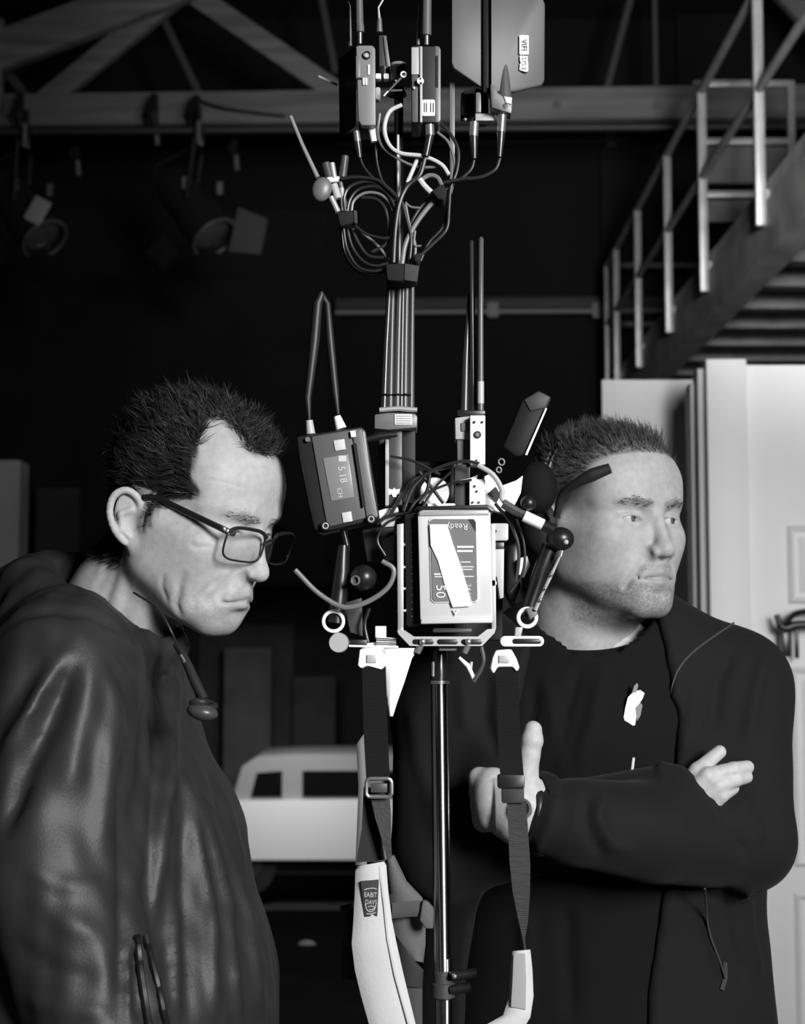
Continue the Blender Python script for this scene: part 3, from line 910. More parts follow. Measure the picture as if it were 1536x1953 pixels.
VL = creases(VL, FL, [([(-0.086, -0.048), (-0.078, -0.064), (-0.068, -0.082), (-0.066, -0.098)], 0.0035, 0.0022), ([(-0.058, -0.052), (-0.052, -0.072), (-0.050, -0.094), (-0.056, -0.108)], 0.0042, 0.0030),
                      ([(-0.036, -0.062), (-0.034, -0.080), (-0.040, -0.098)], 0.0030, 0.0014), ([(-0.064, 0.000), (-0.052, -0.004), (-0.042, -0.012)], 0.0018, 0.0008), ([(-0.066, -0.008), (-0.054, -0.014), (-0.046, -0.022)], 0.0018, 0.0008),
                      ([(-0.078, -0.020), (-0.066, -0.026), (-0.056, -0.024)], 0.0025, 0.0012), ([(-0.092, 0.046), (-0.070, 0.048), (-0.050, 0.044)], 0.0015, 0.0006), ([(-0.090, 0.058), (-0.066, 0.060), (-0.048, 0.056)], 0.0015, 0.0006)])
mL = maskL(VL)
albL = face_albedo(VL, 0.40, {'brow': 0.25, 'stubble': 0.16, 'scalp': 0.02}, maskL)
eVL, eFL, eAL = eyeballs({}, [(0.1, -1, -0.35), (0.1, -1, -0.35)])

# ---- man with the crossed arms, looking away to the right
HR = Pose(34, 1, 0, s=0.98)
HR.anchor((0, -0.075, 0.0), P(1237, 986, 1.848))
def maskR(V):
    ax = np.abs(V[:, 0]); y, z = V[:, 1], V[:, 2]
    yl = np.interp(z, [-0.04, -0.012, 0.01, 0.030, 0.045, 0.060, 0.072, 0.086, 0.092], [0.0, -0.006, -0.012, -0.020, -0.042, -0.050, -0.066, -0.11, -0.12])
    side = smooth01(-0.006, 0.006, y - yl) * smooth01(np.where(y > 0.03, -0.085, -0.035), np.where(y > 0.03, -0.070, -0.022), z)
    ear = (ax > 0.0725) & (y > 0.002) & (y < 0.055) & (z < 0.025) & (z > -0.055)
    return np.where(ear, 0, np.clip(side, 0, 1))
neckR = [((0, 0.030, -0.050), 0.058), ((0, 0.045, -0.120), 0.062), ((0, 0.060, -0.250), 0.074)]
def exR(g):
    g.cone((0.050, 0.030, -0.060), (0.020, 0.000, -0.190), 0.010, 0.010, 0.02, sym=True)
    g.ell((0, -0.010, -0.112), (0.040, 0.045, 0.018), 0.02)
VR, FR = build_head({'jaw': 0.056, 'hw': 0.078, 'top': 0.074, 'nose': -0.003, 'cheek': 0.028, 'nlf': 0.010, 'lid': 0.0013, 'extra': [exR]}, neckR)
mR = maskR(VR)
albR = face_albedo(VR, 0.33, {'brow': 0.42, 'stubble': 0.4, 'scalp': 0.16}, maskR)
eVR, eFR, eAR = eyeballs({}, [(0.42, -1, 0.02), (0.42, -1, 0.02)])

def hair_left(parent):
    fl = lambda p, n: np.stack([np.sign(p[:, 0]) * 0.2, 0.9 + 0 * p[:, 0], 0.25 - 6 * (0.06 - p[:, 2])], 1)
    top = lambda p: np.where(p[:, 2] > 0.07, 0.022, np.where(p[:, 2] > 0.02, 0.018, 0.011))
    lf = lambda p: np.where(p[:, 2] > 0.08, 0.9, 0.45)
    A = strands(VL, FL, mL, fl, 9000, top, 0.00042, 1, lf, 0.35, 0.55)
    B = strands(VL, FL, np.where((VL[:, 2] > 0.075) & (VL[:, 1] < -0.02), mL, 0), lambda p, n: np.stack([0.1 + 0 * p[:, 0], -0.5 + 0 * p[:, 0], 0.8 + 0 * p[:, 0]], 1), 1200, 0.026, 0.00045, 4, 0.7, 0.35, 0.6)
    V, F = strip([A, B])
    return np_mesh('hair', HL.w(V), F, HAIR_D, parent, label='short wavy dark hair receding at the temples')
def hair_right(parent):
    fl = lambda p, n: np.stack([-0.1 + 0 * p[:, 0], 0.25 + 0.9 * (p[:, 2] < 0.06), 0.3 - 10 * (0.06 - p[:, 2]).clip(0)], 1)
    ln = lambda p: np.interp(p[:, 2], [-0.02, 0.04, 0.075, 0.10], [0.004, 0.007, 0.013, 0.019])
    lf = lambda p: np.interp(p[:, 2], [0.03, 0.07, 0.09], [0.3, 0.7, 1.3])
    A = strands(VR, FR, mR, fl, 8500, ln, 0.00042, 2, lf, 0.30, 0.40)
    B = strands(VR, FR, np.where(VR[:, 2] > 0.085, mR, 0), lambda p, n: np.stack([-0.2 + 0 * p[:, 0], 0.1 + 0 * p[:, 0], 0.9 + 0 * p[:, 0]], 1), 900, 0.024, 0.0005, 9, 1.6, 0.25, 0.45)
    V, F = strip([A, B])
    return np_mesh('hair', HR.w(V), F, HAIR_M, parent, label='short brown hair standing up in spikes at the front')

def brow_hair(V, F, q, n, seed, m, parent, pose):
    A = np.abs(V) * np.array([1, 0, 0]) + V * np.array([0, 1, 1])
    br = np.minimum(seg_dist(A, (0.012, -0.0925, 0.0145), (0.034, -0.0870, 0.0195)), seg_dist(A, (0.034, -0.0870, 0.0195), (0.052, -0.0700, 0.0160)))
    mk = np.where(br < 0.0052, 1.0, 0.0)
    fl = lambda p, nn: np.stack([np.sign(p[:, 0]), 0.4 + 0 * p[:, 0], 0.15 + 0 * p[:, 0]], 1)
    X, Y = strands(V, F, mk, fl, n, 0.007, 0.00028, seed, 0.35, 0.25, 0.1, seg=2)
    return np_mesh('eyebrows', pose.w(X), Y, m, parent)
# ------------------------------------------------------------------ people: bodies and clothes
def proj(V):
    """pixel of world points (used only to place cloth folds where the photograph has them)"""
    q = V - np.array((0, 0, CAM_Z))
    c, s = math.cos(PITCH), math.sin(PITCH)
    yc = q[:, 1] * c + q[:, 2] * s
    zc = -q[:, 1] * s + q[:, 2] * c
    return np.stack([W_PX / 2 + F_PX * q[:, 0] / yc, H_PX / 2 - F_PX * zc / yc], 1)

def folds(V, F, strokes):
    """raise or sink cloth along fold lines: (points, half width px, height m); the fold fades towards both ends"""
    N = vnormals(V, F)
    uv = proj(V)
    front = smooth01(0.15, -0.25, N[:, 1])
    off = np.zeros(len(V))
    for pts, w, hgt in strokes:
        pts = [np.array(p, float) for p in pts]
        L = [0.0]
        for a, b in zip(pts, pts[1:]): L.append(L[-1] + np.linalg.norm(b - a))
        best = np.full(len(V), 1e9); par = np.zeros(len(V))
        for i in range(len(pts) - 1):
            d = pts[i + 1] - pts[i]
            t = np.clip(((uv - pts[i]) @ d) / (d @ d), 0, 1)
            dist = np.linalg.norm(uv - pts[i] - t[:, None] * d, axis=1)
            m = dist < best
            best[m] = dist[m]; par[m] = (L[i] + t[m] * (L[i + 1] - L[i])) / L[-1]
        prof = np.exp(-(best / w) ** 2) * np.clip(np.minimum(par, 1 - par) * 5 + 0.12, 0, 1)
        off += prof * hgt
    return V + N * (off * front)[:, None]

def wrinkle(V, F, amp, s, seed):
    N = vnormals(V, F)
    return V + N * (amp * noise3(V, s, seed))[:, None]

A3 = lambda v: np.array(v, float)

# ================= man in the nylon jacket
fwL = A3((0.956, -0.292, 0)); ltL = A3((0.292, 0.956, 0))
neck_base_L = A3(P(205, 1190, 1.70))
TL = [A3(P(150, 1240, 1.72)), A3(P(140, 1400, 1.72)), A3(P(185, 1640, 1.70)), A3(P(222, 1900, 1.68)), A3(P(235, 2100, 1.68))]
rTL = [0.095, 0.122, 0.146, 0.156, 0.156]
sqL = (tuple(ltL), 1.35)
shN = A3(P(118, 1290, 1.56)); elN = A3(P(92, 1660, 1.52)); wrN = A3(P(215, 2040, 1.47))
shF = TL[0] + ltL * 0.14 + A3((-0.05, 0, -0.06)); elF = shF + A3((0.03, 0.03, -0.30)); wrF = elF + A3((0.02, -0.02, -0.26))
hipL = A3((TL[4][0], TL[4][1], 0.92))
def legs(g, hip, lat, fw, r=1.0, k=0.03):
    for s in (-1, 1):
        h0 = hip + lat * 0.095 * s
        kn = h0 + fw * 0.02 + A3((0, 0, -0.44)); an = A3((kn[0], kn[1], 0.09)) - fw * 0.03
        g.cone(h0, kn, 0.092 * r, 0.066 * r, k); g.cone(kn, an, 0.066 * r, 0.052 * r, k)
def shoes(parent, hip, lat, fw, m):
    for s in (-1, 1):
        a = hip + lat * 0.095 * s - fw * 0.01; a = A3((a[0], a[1], 0.0))
        g = Grid(a - 0.22, a + A3((0.22, 0.22, 0.16)), 0.008)
        g.cone(a - fw * 0.05 + A3((0, 0, 0.042)), a + fw * 0.15 + A3((0, 0, 0.034)), 0.042, 0.034, 0.0)
        g.cone(a + A3((0, 0, 0.05)), a + A3((0, 0, 0.11)), 0.046, 0.048, 0.02)
        g.cut((0, 0, 0.004), (0, 0, -1))
        V, F = g.mesh(); np_mesh('shoe', V, F, m, parent)

def body_core(T, rT, sq, arms, hip, lat, fw):
    allp = np.array(T + [p for c in arms for p in c] + [hip])
    g = Grid(np.minimum(allp.min(0) - 0.24, (9, 9, 0.02)), allp.max(0) + 0.24, 0.014)
    g.chain(T[:4] + [hip], [r * 0.72 for r in rT[:4]] + [0.105], 0.03, sq=sq)
    for c in arms: g.chain(c, [0.044, 0.038, 0.027], 0.03)
    for s in (-1, 1):
        h0 = hip + lat * 0.095 * s; kn = h0 + fw * 0.02 + A3((0, 0, -0.44)); an = A3((kn[0], kn[1], 0.09)) - fw * 0.03
        g.cone(h0, kn, 0.08, 0.054, 0.03); g.cone(kn, an, 0.054, 0.04, 0.03)
        g.cone(an + A3((0, 0, -0.045)), an + fw * 0.15 + A3((0, 0, -0.055)), 0.032, 0.024, 0.02)
    return g.mesh()

coreL = body_core(TL, rTL, sqL, [[shN, elN, wrN], [shF, elF, wrF]], hipL, ltL, fwL)
hVL = HL.w(VL)
def simple_hand(w, d, lat):
    """a relaxed hand hanging below the wrist: palm, four fingers, thumb"""
    w = A3(w); d = A3(d); d /= np.linalg.norm(d); lat = A3(lat); lat -= d * (lat @ d); lat /= np.linalg.norm(lat)
    n = np.cross(d, lat)
    g = Grid(w - 0.2, w + 0.2, 0.0035)
    g.cone(w - d * 0.05, w + d * 0.01, 0.028, 0.027)
    g.cone(w + d * 0.02, w + d * 0.075, 0.018, 0.015, 0.02, sq=(tuple(lat), 2.2))
    for i, (o, L) in enumerate(((-0.030, 0.066), (-0.010, 0.076), (0.010, 0.072), (0.029, 0.056))):
        k = w + d * 0.085 + lat * o
        a = k + (d * 0.9 + n * 0.3) * L * 0.5; b = a + (d * 0.6 + n * 0.75) * L * 0.5
        g.chain([k, a, b], [0.0095, 0.0088, 0.0075], 0.006)
    t0 = w + d * 0.025 - lat * 0.030; t1 = t0 + d * 0.035 - lat * 0.022 + n * 0.012; t2 = t1 + d * 0.03 + n * 0.012
    g.chain([t0, t1, t2], [0.013, 0.011, 0.009], 0.01)
    return g.mesh()
handLn = simple_hand(wrN, wrN - elN, fwL); handLf = simple_hand(wrF, wrF - elF, ltL)
bV, bF = strip([(hVL, FL), (HL.w(eVL), eFL), coreL, handLn, handLf])
bA = np.concatenate([albL, eAL, np.full(len(coreL[0]) + len(handLn[0]) + len(handLf[0]), 0.42)])
person_left = np_mesh('person', bV, bF, SKIN, attrs={'alb': bA}, label='man with glasses and a dark nylon jacket looking down, head bowed', cat='person')
hair_left(person_left); brow_hair(VL, FL, {}, 110, 31, HAIR_D, person_left, HL)

NYLON = mat('nylon', 0.022, rough=0.5, spec=0.32, bump=0.12, scale=420, var=0.12, vscale=30)
CLOTH = mat('trouser_cloth', 0.02, rough=0.85, bump=0.2, scale=700)
LEATHER = mat('shoe_leather', 0.015, rough=0.4)
g = Grid(A3((-0.62, 1.30, 0.80)), A3((0.02, 2.02, 1.60)), 0.0052)
g.chain(TL, rTL, 0.05, sq=sqL)
g.cone(neck_base_L + A3((-0.02, 0.0, -0.03)), shN + A3((0.0, 0.02, 0.004)), 0.068, 0.074, 0.05)
g.cone(neck_base_L + A3((0, 0.03, -0.03)), shF, 0.066, 0.07, 0.05)
g.cone(A3(P(90, 1215, 1.76)), A3(P(120, 1420, 1.80)), 0.09, 0.10, 0.06)
g.chain([shN, elN, wrN], [0.074, 0.077, 0.060], 0.022)
g.chain([shF, elF, wrF], [0.07, 0.064, 0.05], 0.03)
# hood rolled down round the neck
nb = A3(P(212, 1165, 1.68))
ringp = []
for i in range(13):
    a = 2 * math.pi * i / 12
    e = fwL * math.cos(a) * 0.076 + ltL * math.sin(a) * 0.074 - fwL * 0.012
    z = -0.034 * math.cos(a) - 0.006
    ringp.append(nb + e + A3((0, 0, z)))
g.chain(ringp, [0.013 + 0.018 * (0.5 - 0.5 * math.cos(2 * math.pi * i / 12)) for i in range(13)], 0.024)
g.ell(tuple(A3(P(70, 1165, 1.74))), (0.060, 0.075, 0.036), 0.03)
# neck opening
for i in range(4):
    pass
g.cone(nb + A3((0.0, 0, -0.05)), nb + A3((0.03, -0.01, 0.16)), 0.060, 0.080, 0.008, 'sub')
V, F = g.mesh()
V = relax(V, F, 1)
V = folds(V, F, [
    ([(172, 1235), (168, 1300), (150, 1420), (120, 1520)], 26, 0.008), ([(215, 1215), (222, 1330), (205, 1470), (190, 1640)], 20, 0.007),
    ([(200, 1250), (245, 1340), (262, 1440)], 10, -0.008), ([(238, 1400), (240, 1560), (238, 1700), (236, 1953)], 12, -0.012),
    ([(130, 1230), (70, 1330), (20, 1440)], 16, 0.008), ([(150, 1260), (90, 1380), (40, 1500), (0, 1600)], 18, -0.012),
    ([(110, 1290), (50, 1380), (0, 1450)], 13, 0.006), ([(100, 1250), (40, 1310), (0, 1370)], 10, -0.007),
    ([(300, 1330), (296, 1440), (280, 1560), (262, 1640)], 16, -0.006), ([(268, 1350), (280, 1480), (268, 1600), (248, 1720)], 12, 0.007),
    ([(330, 1340), (322, 1470), (300, 1640), (282, 1790)], 12, 0.011), ([(345, 1480), (372, 1590), (395, 1720), (410, 1953)], 9, 0.010),
    ([(340, 1460), (390, 1580), (430, 1720), (455, 1953)], 8, 0.010), ([(380, 1500), (420, 1600), (470, 1740), (500, 1953)], 8, 0.009),
    ([(355, 1530), (352, 1680), (360, 1953)], 13, -0.009), ([(330, 1720), (334, 1800), (338, 1953)], 12, 0.008), ([(236, 1800), (258, 1815)], 6, 0.004), ([(238, 1840), (260, 1858)], 6, 0.004), ([(236, 1885), (262, 1900)], 6, 0.004), ([(300, 1815), (322, 1805)], 6, 0.004), ([(306, 1860), (330, 1845)], 6, 0.004), ([(312, 1905), (338, 1890)], 6, 0.004),
    ([(400, 1480), (445, 1600), (490, 1740), (520, 1900)], 8, -0.008), ([(60, 1700), (120, 1760), (190, 1790)], 16, 0.005),
    ([(20, 1800), (100, 1850), (190, 1870)], 14, -0.005), ([(30, 1640), (110, 1690), (200, 1690)], 14, 0.004), ([(40, 1900), (120, 1930), (210, 1930)], 12, 0.005),
    ([(20, 1180), (100, 1160), (180, 1175), (250, 1210), (330, 1280)], 7, -0.007), ([(60, 1135), (140, 1125), (220, 1150)], 7, 0.005),
    ([(230, 1195), (300, 1250), (345, 1330)], 8, 0.006), ([(215, 1230), (290, 1290), (330, 1360)], 9, -0.006),
    ([(265, 1800), (268, 1953)], 10, -0.010), ([(295, 1790), (300, 1953)], 9, 0.007), ([(250, 1820), (245, 1953)], 7, 0.005),
])
V = relax(V, F, 4)
V = wrinkle(V, F, 0.0011, 90, 11); V = wrinkle(V, F, 0.0022, 34, 12)
_N = vnormals(V, F); V = V + _N * (0.0020 * noise3(V * np.array((1, 1, 0.22)), 130, 14))[:, None]
VJL, FJL = V, F
jacket_left = np_mesh('jacket', V, F, NYLON, person_left, label='dark glossy nylon jacket with a rolled hood')
g = Grid(hipL + A3((-0.3, -0.3, -0.90)), hipL + A3((0.3, 0.3, 0.2)), 0.011)
g.chain([hipL + A3((0, 0, 0.12)), hipL], [0.115, 0.12], sq=sqL); legs(g, hipL, ltL, fwL, 1.1)
V, F = g.mesh(); np_mesh('trousers', V, F, CLOTH, person_left)
shoes(person_left, hipL, ltL, fwL, LEATHER)

# ================= man with crossed arms
latR = A3((1, 0, 0)); fwR = A3((0, -1, 0))
TR = [A3(P(1120, 1262, 1.95)), A3(P(1122, 1400, 1.95)), A3(P(1130, 1650, 1.96)), A3(P(1130, 1940, 1.97)), A3(P(1130, 2120, 1.98))]
rTR = [0.088, 0.112, 0.110, 0.112, 0.112]
sqR = ((1, 0, 0), 1.62)
nkR = A3(P(1118, 1190, 1.95))
S_R = A3(P(1404, 1310, 1.95)); E_R = A3(P(1422, 1602, 1.87)); W_R = A3(P(1010, 1550, 1.745))
S_L = A3(P(852, 1310, 1.95)); E_L = A3(P(842, 1622, 1.89)); W_L = A3(P(1275, 1530, 1.815))
hipR = A3((TR[4][0], TR[4][1], 0.93))
coreR = body_core(TR, rTR, sqR, [[S_R, E_R, W_R], [S_L, E_L, W_L]], hipR, latR, fwR)
# hands: the image-left one lies over the other arm with its thumb up, the image-right one shows four fingers
g = Grid(A3(P(880, 1620, 1.70)) - A3((0, 0.03, 0)), A3(P(1110, 1350, 1.90)), 0.0019)
g.cone(W_R + A3((0.03, 0, 0)), W_R + A3((-0.004, 0, 0.002)), 0.031, 0.030)
g.cone(P(982, 1542, 1.752), P(948, 1526, 1.760), 0.0255, 0.0265, 0.03, sq=((0, 0.1, 1), 1.30))
for i, (y0, y1, L) in enumerate(((1490, 1484, 0.0), (1514, 1512, 0.0), (1538, 1540, 0.0), (1560, 1566, 0.0))):
    g.chain([P(935, y0, 1.760), P(914 + i * 3, y1, 1.772), P(918 + i * 3, y1 + 2, 1.815), P(950, y1 + 2, 1.835)], [0.0120, 0.0112, 0.0095, 0.008], 0.010)
g.chain([P(985, 1545, 1.742), P(1000, 1498, 1.735), P(1010, 1440, 1.730)], [0.020, 0.0155, 0.0112], 0.014)
g.chain([P(1010, 1440, 1.730), P(1015, 1412, 1.729), P(1017, 1392, 1.729)], [0.0108, 0.0122, 0.0100], 0.005)
hA = g.mesh()
g = Grid(A3(P(1230, 1580, 1.74)), A3(P(1450, 1400, 1.90)), 0.0019)
g.cone(W_L, P(1300, 1528, 1.816), 0.028, 0.022, sq=((0, 0, 1), 1.3))
g.chain([P(1296, 1512, 1.812), P(1330, 1470, 1.808), P(1373, 1434, 1.816)], [0.0105, 0.0092, 0.0078], 0.006)
g.chain([P(1306, 1520, 1.804), P(1350, 1481, 1.798), P(1400, 1468, 1.804), P(1426, 1463, 1.816)], [0.0110, 0.0102, 0.0090, 0.0078], 0.004)
g.chain([P(1326, 1530, 1.802), P(1370, 1498, 1.796), P(1405, 1486, 1.804), P(1424, 1482, 1.816)], [0.0108, 0.0098, 0.0085, 0.0075], 0.003)
g.chain([P(1350, 1540, 1.804), P(1376, 1516, 1.798), P(1398, 1503, 1.811)], [0.0100, 0.0090, 0.0075], 0.003)
hB = g.mesh()
bV, bF = strip([(HR.w(VR), FR), (HR.w(eVR), eFR), coreR, hA, hB])
bA = np.concatenate([albR, eAR, np.full(len(coreR[0]) + len(hA[0]) + len(hB[0]), 0.44)])
person_right = np_mesh('person', bV, bF, SKIN, attrs={'alb': bA}, label='man in a black zip jacket with crossed arms, gazing to the side', cat='person')
hair_right(person_right); brow_hair(VR, FR, {}, 170, 32, HAIR_M, person_right, HR)

FLEECE = mat('black_fleece', 0.0055, rough=0.85, bump=0.2, scale=900, spec=0.25, sheen=0.03)
TEE = mat('black_tee', 0.004, rough=0.9, bump=0.15, scale=1200, spec=0.2)
# t-shirt
g = Grid(A3((-0.15, 1.74, 0.78)), A3((0.60, 2.14, 1.60)), 0.006)
g.chain(TR, rTR, 0.04, sq=((1, 0, 0), 1.5))
g.cone(nkR + A3((0, 0, -0.03)), S_R + A3((-0.06, 0, 0)), 0.062, 0.05, 0.05); g.cone(nkR + A3((0, 0, -0.03)), S_L + A3((0.06, 0, 0)), 0.062, 0.05, 0.05)
g.cone(nkR + A3((0, -0.02, -0.02)), nkR + A3((0.01, -0.05, 0.16)), 0.071, 0.11, 0.006, 'sub')
V, F = g.mesh(); V = relax(V, F, 1)
V = folds(V, F, [([(1150, 1270), (1130, 1380), (1095, 1480)], 14, 0.006), ([(1040, 1280), (1060, 1400), (1080, 1490)], 14, 0.004), ([(1020, 1300), (1010, 1420)], 10, -0.005),
                 ([(1110, 1260), (1080, 1360), (1060, 1460)], 10, -0.004), ([(1000, 1720), (1010, 1850), (1000, 1953)], 16, 0.006), ([(1080, 1720), (1090, 1953)], 16, -0.006)])
VSH, FSH = V, F
shirt = np_mesh('shirt', V, F, TEE, person_right, label='black crew-neck t-shirt')
_c = HR.w(np.array((0, 0.052, -0.20))); _z = P(1112, 1208, _c[1] - 0.06).z
MB().tube([Vector((_c[0] + 0.076 * math.cos(a), _c[1] + 0.074 * math.sin(a), _z + 0.026 * math.sin(a))) for a in np.linspace(0, 2 * math.pi, 49)], 0.0062, 8, caps=False).build('neckband', TEE, shirt)
# jacket body and sleeves
g = Grid(A3((-0.19, 1.64, 0.80)), A3((0.62, 2.18, 1.62)), 0.005)
g.chain(TR, [r + 0.010 for r in rTR], 0.04, sq=((1, 0, 0), 1.62))
g.cone(A3(P(1330, 1700, 1.98)), A3(P(1345, 2000, 1.99)), 0.068, 0.080, 0.05); g.cone(A3(P(930, 1720, 1.98)), A3(P(915, 2000, 1.99)), 0.075, 0.085, 0.05)
g.cone(nkR + A3((0.02, 0.01, -0.020)), S_R, 0.068, 0.062, 0.04); g.cone(nkR + A3((-0.02, 0.01, -0.020)), S_L, 0.068, 0.062, 0.04)
# standing collar
g.chain([A3(P(1265, 1180, 1.93)), A3(P(1215, 1150, 2.0)), A3(P(1120, 1140, 2.03)), A3(P(1020, 1160, 2.0)), A3(P(975, 1210, 1.93))], [0.018, 0.020, 0.020, 0.02, 0.018], 0.03)
# front opening shows the shirt
def opening(x, y, z):
    zz = (z - 0.8) / 0.75
    xl = np.interp(z, [0.80, 1.10, 1.30, 1.42, 1.50, 1.56], [0.065, 0.075, 0.105, 0.135, 0.155, 0.10]).astype(np.float32)
    xr = np.interp(z, [0.80, 1.10, 1.30, 1.42, 1.50, 1.56], [0.262, 0.285, 0.315, 0.322, 0.310, 0.30]).astype(np.float32)
    d = np.maximum(np.maximum(xl - x, x - xr), (y - 1.95))
    return d.astype(np.float32)
g.op(opening, 'sub', 0.012, None)
g.cone(nkR + A3((0, -0.02, -0.03)), nkR + A3((0.01, -0.05, 0.16)), 0.074, 0.11, 0.006, 'sub')
g.chain([S_L, E_L], [0.066, 0.058], 0.03)
g.chain([E_L, W_L], [0.056, 0.044], 0.010)
g.chain([S_R, E_R], [0.066, 0.058], 0.03)
g.chain([E_R, A3(P(1240, 1588, 1.785)), A3(P(1092, 1568, 1.750)), A3(P(1056, 1562, 1.746))], [0.057, 0.056, 0.048, 0.042], 0.012)
V, F = g.mesh(); V = relax(V, F, 1)
V = folds(V, F, [
    ([(1148, 1512), (1140, 1560), (1165, 1610), (1215, 1625)], 12, 0.007), ([(1120, 1510), (1118, 1570), (1150, 1640)], 10, -0.006),
    ([(1370, 1525), (1400, 1590), (1430, 1640)], 12, -0.007), ([(1400, 1520), (1440, 1570), (1460, 1610)], 10, 0.005),
    ([(1060, 1505), (1050, 1570), (1020, 1630)], 10, 0.004), ([(1345, 1690), (1348, 1770), (1375, 1860)], 10, 0.006), ([(1425, 1690), (1430, 1780), (1450, 1860)], 9, 0.006),
    ([(1385, 1690), (1390, 1780), (1420, 1880)], 11, -0.006), ([(1460, 1240), (1440, 1330), (1425, 1420)], 12, 0.005), ([(1400, 1240), (1370, 1300), (1360, 1400)], 12, -0.005),
    ([(1290, 1300), (1268, 1400), (1262, 1500)], 9, 0.006), ([(1310, 1290), (1300, 1400)], 12, -0.004), ([(790, 1330), (800, 1450), (830, 1560)], 16, 0.005),
    ([(930, 1280), (925, 1370), (950, 1450)], 14, -0.006), ([(880, 1290), (890, 1400)], 14, 0.005), ([(935, 1720), (920, 1830), (905, 1953)], 13, 0.008), ([(960, 1720), (950, 1850)], 10, -0.006),
])
V = wrinkle(V, F, 0.0016, 40, 21)
jacket_right = np_mesh('jacket', V, F, FLEECE, person_right, label='black zip jacket worn open')
_ax = Vector(E_R - W_R).normalized()
MB().ring(Vector(W_R) + _ax * 0.014, _ax, 0.0395, 0.0075, 36, 10, 1.6).build('cuff', FLEECE, jacket_right)
# piping along the zip, chest seam, pocket zip
PIPE = mat('jacket_piping', 0.05, rough=0.5)
def front_path(pts, off=0.0, V=V, F=F):
    """drop a pixel path on a garment's front"""
    uv = proj(V); N = vnormals(V, F)
    out = []
    for p in pts:
        d = np.linalg.norm(uv - np.array(p), axis=1) + (N[:, 1] > -0.05) * 1e3
        c = np.argsort(d)[:40]; c = c[d[c] < d[c[0]] + 6]
        i = c[np.argmin(V[c, 1])]
        out.append(P(p[0], p[1], V[i, 1] - off))
    return out
def soft(ps):
    for _ in range(6): ps = [ps[0]] + [(ps[i - 1] + ps[i] * 2 + ps[i + 1]) / 4 for i in range(1, len(ps) - 1)] + [ps[-1]]
    return ps
def px_path(pts, step=14):
    out = []
    for a, b in zip(pts, pts[1:]):
        n = max(1, int(math.hypot(b[0] - a[0], b[1] - a[1]) / step))
        out += [(a[0] + (b[0] - a[0]) * i / n, a[1] + (b[1] - a[1]) * i / n) for i in range(n)]
    return out + [pts[-1]]
MB().tube(soft(front_path(px_path([(1400, 1188), (1345, 1225), (1300, 1258), (1283, 1290), (1277, 1350), (1270, 1430)]))), 0.0013, 6).build('piping', PIPE, person_right)
MB().tube(front_path(px_path([(1217, 1700), (1213, 1780), (1205, 1850), (1195, 1900), (1190, 1950), (1190, 1990)]), 0.001), 0.0014, 6).build('piping', PIPE, person_right)
MB().tube(soft(front_path(px_path([(1345, 1695), (1350, 1730), (1345, 1770), (1360, 1800), (1378, 1840), (1385, 1870)]), 0.0005)), 0.0012, 6).build('pocket_zip', PIPE, person_right)
MB().tube(front_path(px_path([(1383, 1835), (1384, 1865), (1377, 1888)])), 0.0028, 6).build('zip_pull', mat('zip_metal', 0.12, rough=0.4, metal=0.6), person_right)
MB().tube(front_path(px_path([(262, 1785), (268, 1850), (284, 1953), (290, 2000)]), 0.001, VJL, FJL), 0.0035, 6).build('pocket_zip', mat('zip_black', 0.006, rough=0.5), person_left)
MB().tube(front_path(px_path([(278, 1785), (300, 1870), (318, 1953), (324, 2000)]), 0.001, VJL, FJL), 0.0030, 6).build('pocket_zip', MATS['zip_black'], person_left)
WHITE = mat('white_print', 0.72, rough=0.6)
uvS = None
def shirt_pt(px, py, off=0.002):
    return P(px, py, chest_d - off)
chest_d = TR[1][1] - rTR[1] - 0.012
# chest emblem: a white leaf-like crest half hidden by the jacket
m = MB()
cr = [(1198, 1330), (1193, 1350), (1190, 1368), (1194, 1380), (1203, 1385), (1212, 1383), (1214, 1370), (1216, 1355), (1220, 1342), (1226, 1333), (1230, 1322), (1222, 1316), (1210, 1318)]
_dS = front_path([(1208, 1350)], 0.004, VSH, FSH)[0].y
m.prism([P(x, y, _dS) for x, y in cr], (0, 0.003, 0)); m.build('chest_emblem', WHITE, person_right, label='white crest on the chest')
MB().prism([P(x, y, _dS - 0.0005) for x, y in [(1206, 1322), (1210, 1308), (1216, 1302), (1218, 1308), (1214, 1320)]], (0, 0.0015, 0)).build('emblem_leaf', mat('grey_print', 0.2, rough=0.6), person_right)
MB().prism([P(x, y, _dS - 0.0005) for x, y in [(1213, 1350), (1222, 1340), (1226, 1345), (1222, 1365), (1216, 1375)]], (0, 0.0015, 0)).build('emblem_grey', MATS['grey_print'], person_right)  # grey part of the printed crest
MB().tube(front_path([(1209, 1445), (1206, 1470)], 0.0, VSH, FSH), 0.0017, 6).build('drawcord_tip', WHITE, person_right)
g = Grid(hipR + A3((-0.3, -0.3, -0.92)), hipR + A3((0.3, 0.3, 0.2)), 0.011)
g.chain([hipR + A3((0, 0, 0.12)), hipR], [0.105, 0.115], sq=sqR); legs(g, hipR, latR, fwR, 1.1)
V2, F2 = g.mesh(); np_mesh('trousers', V2, F2, CLOTH, person_right)
shoes(person_right, hipR, latR, fwR, LEATHER)
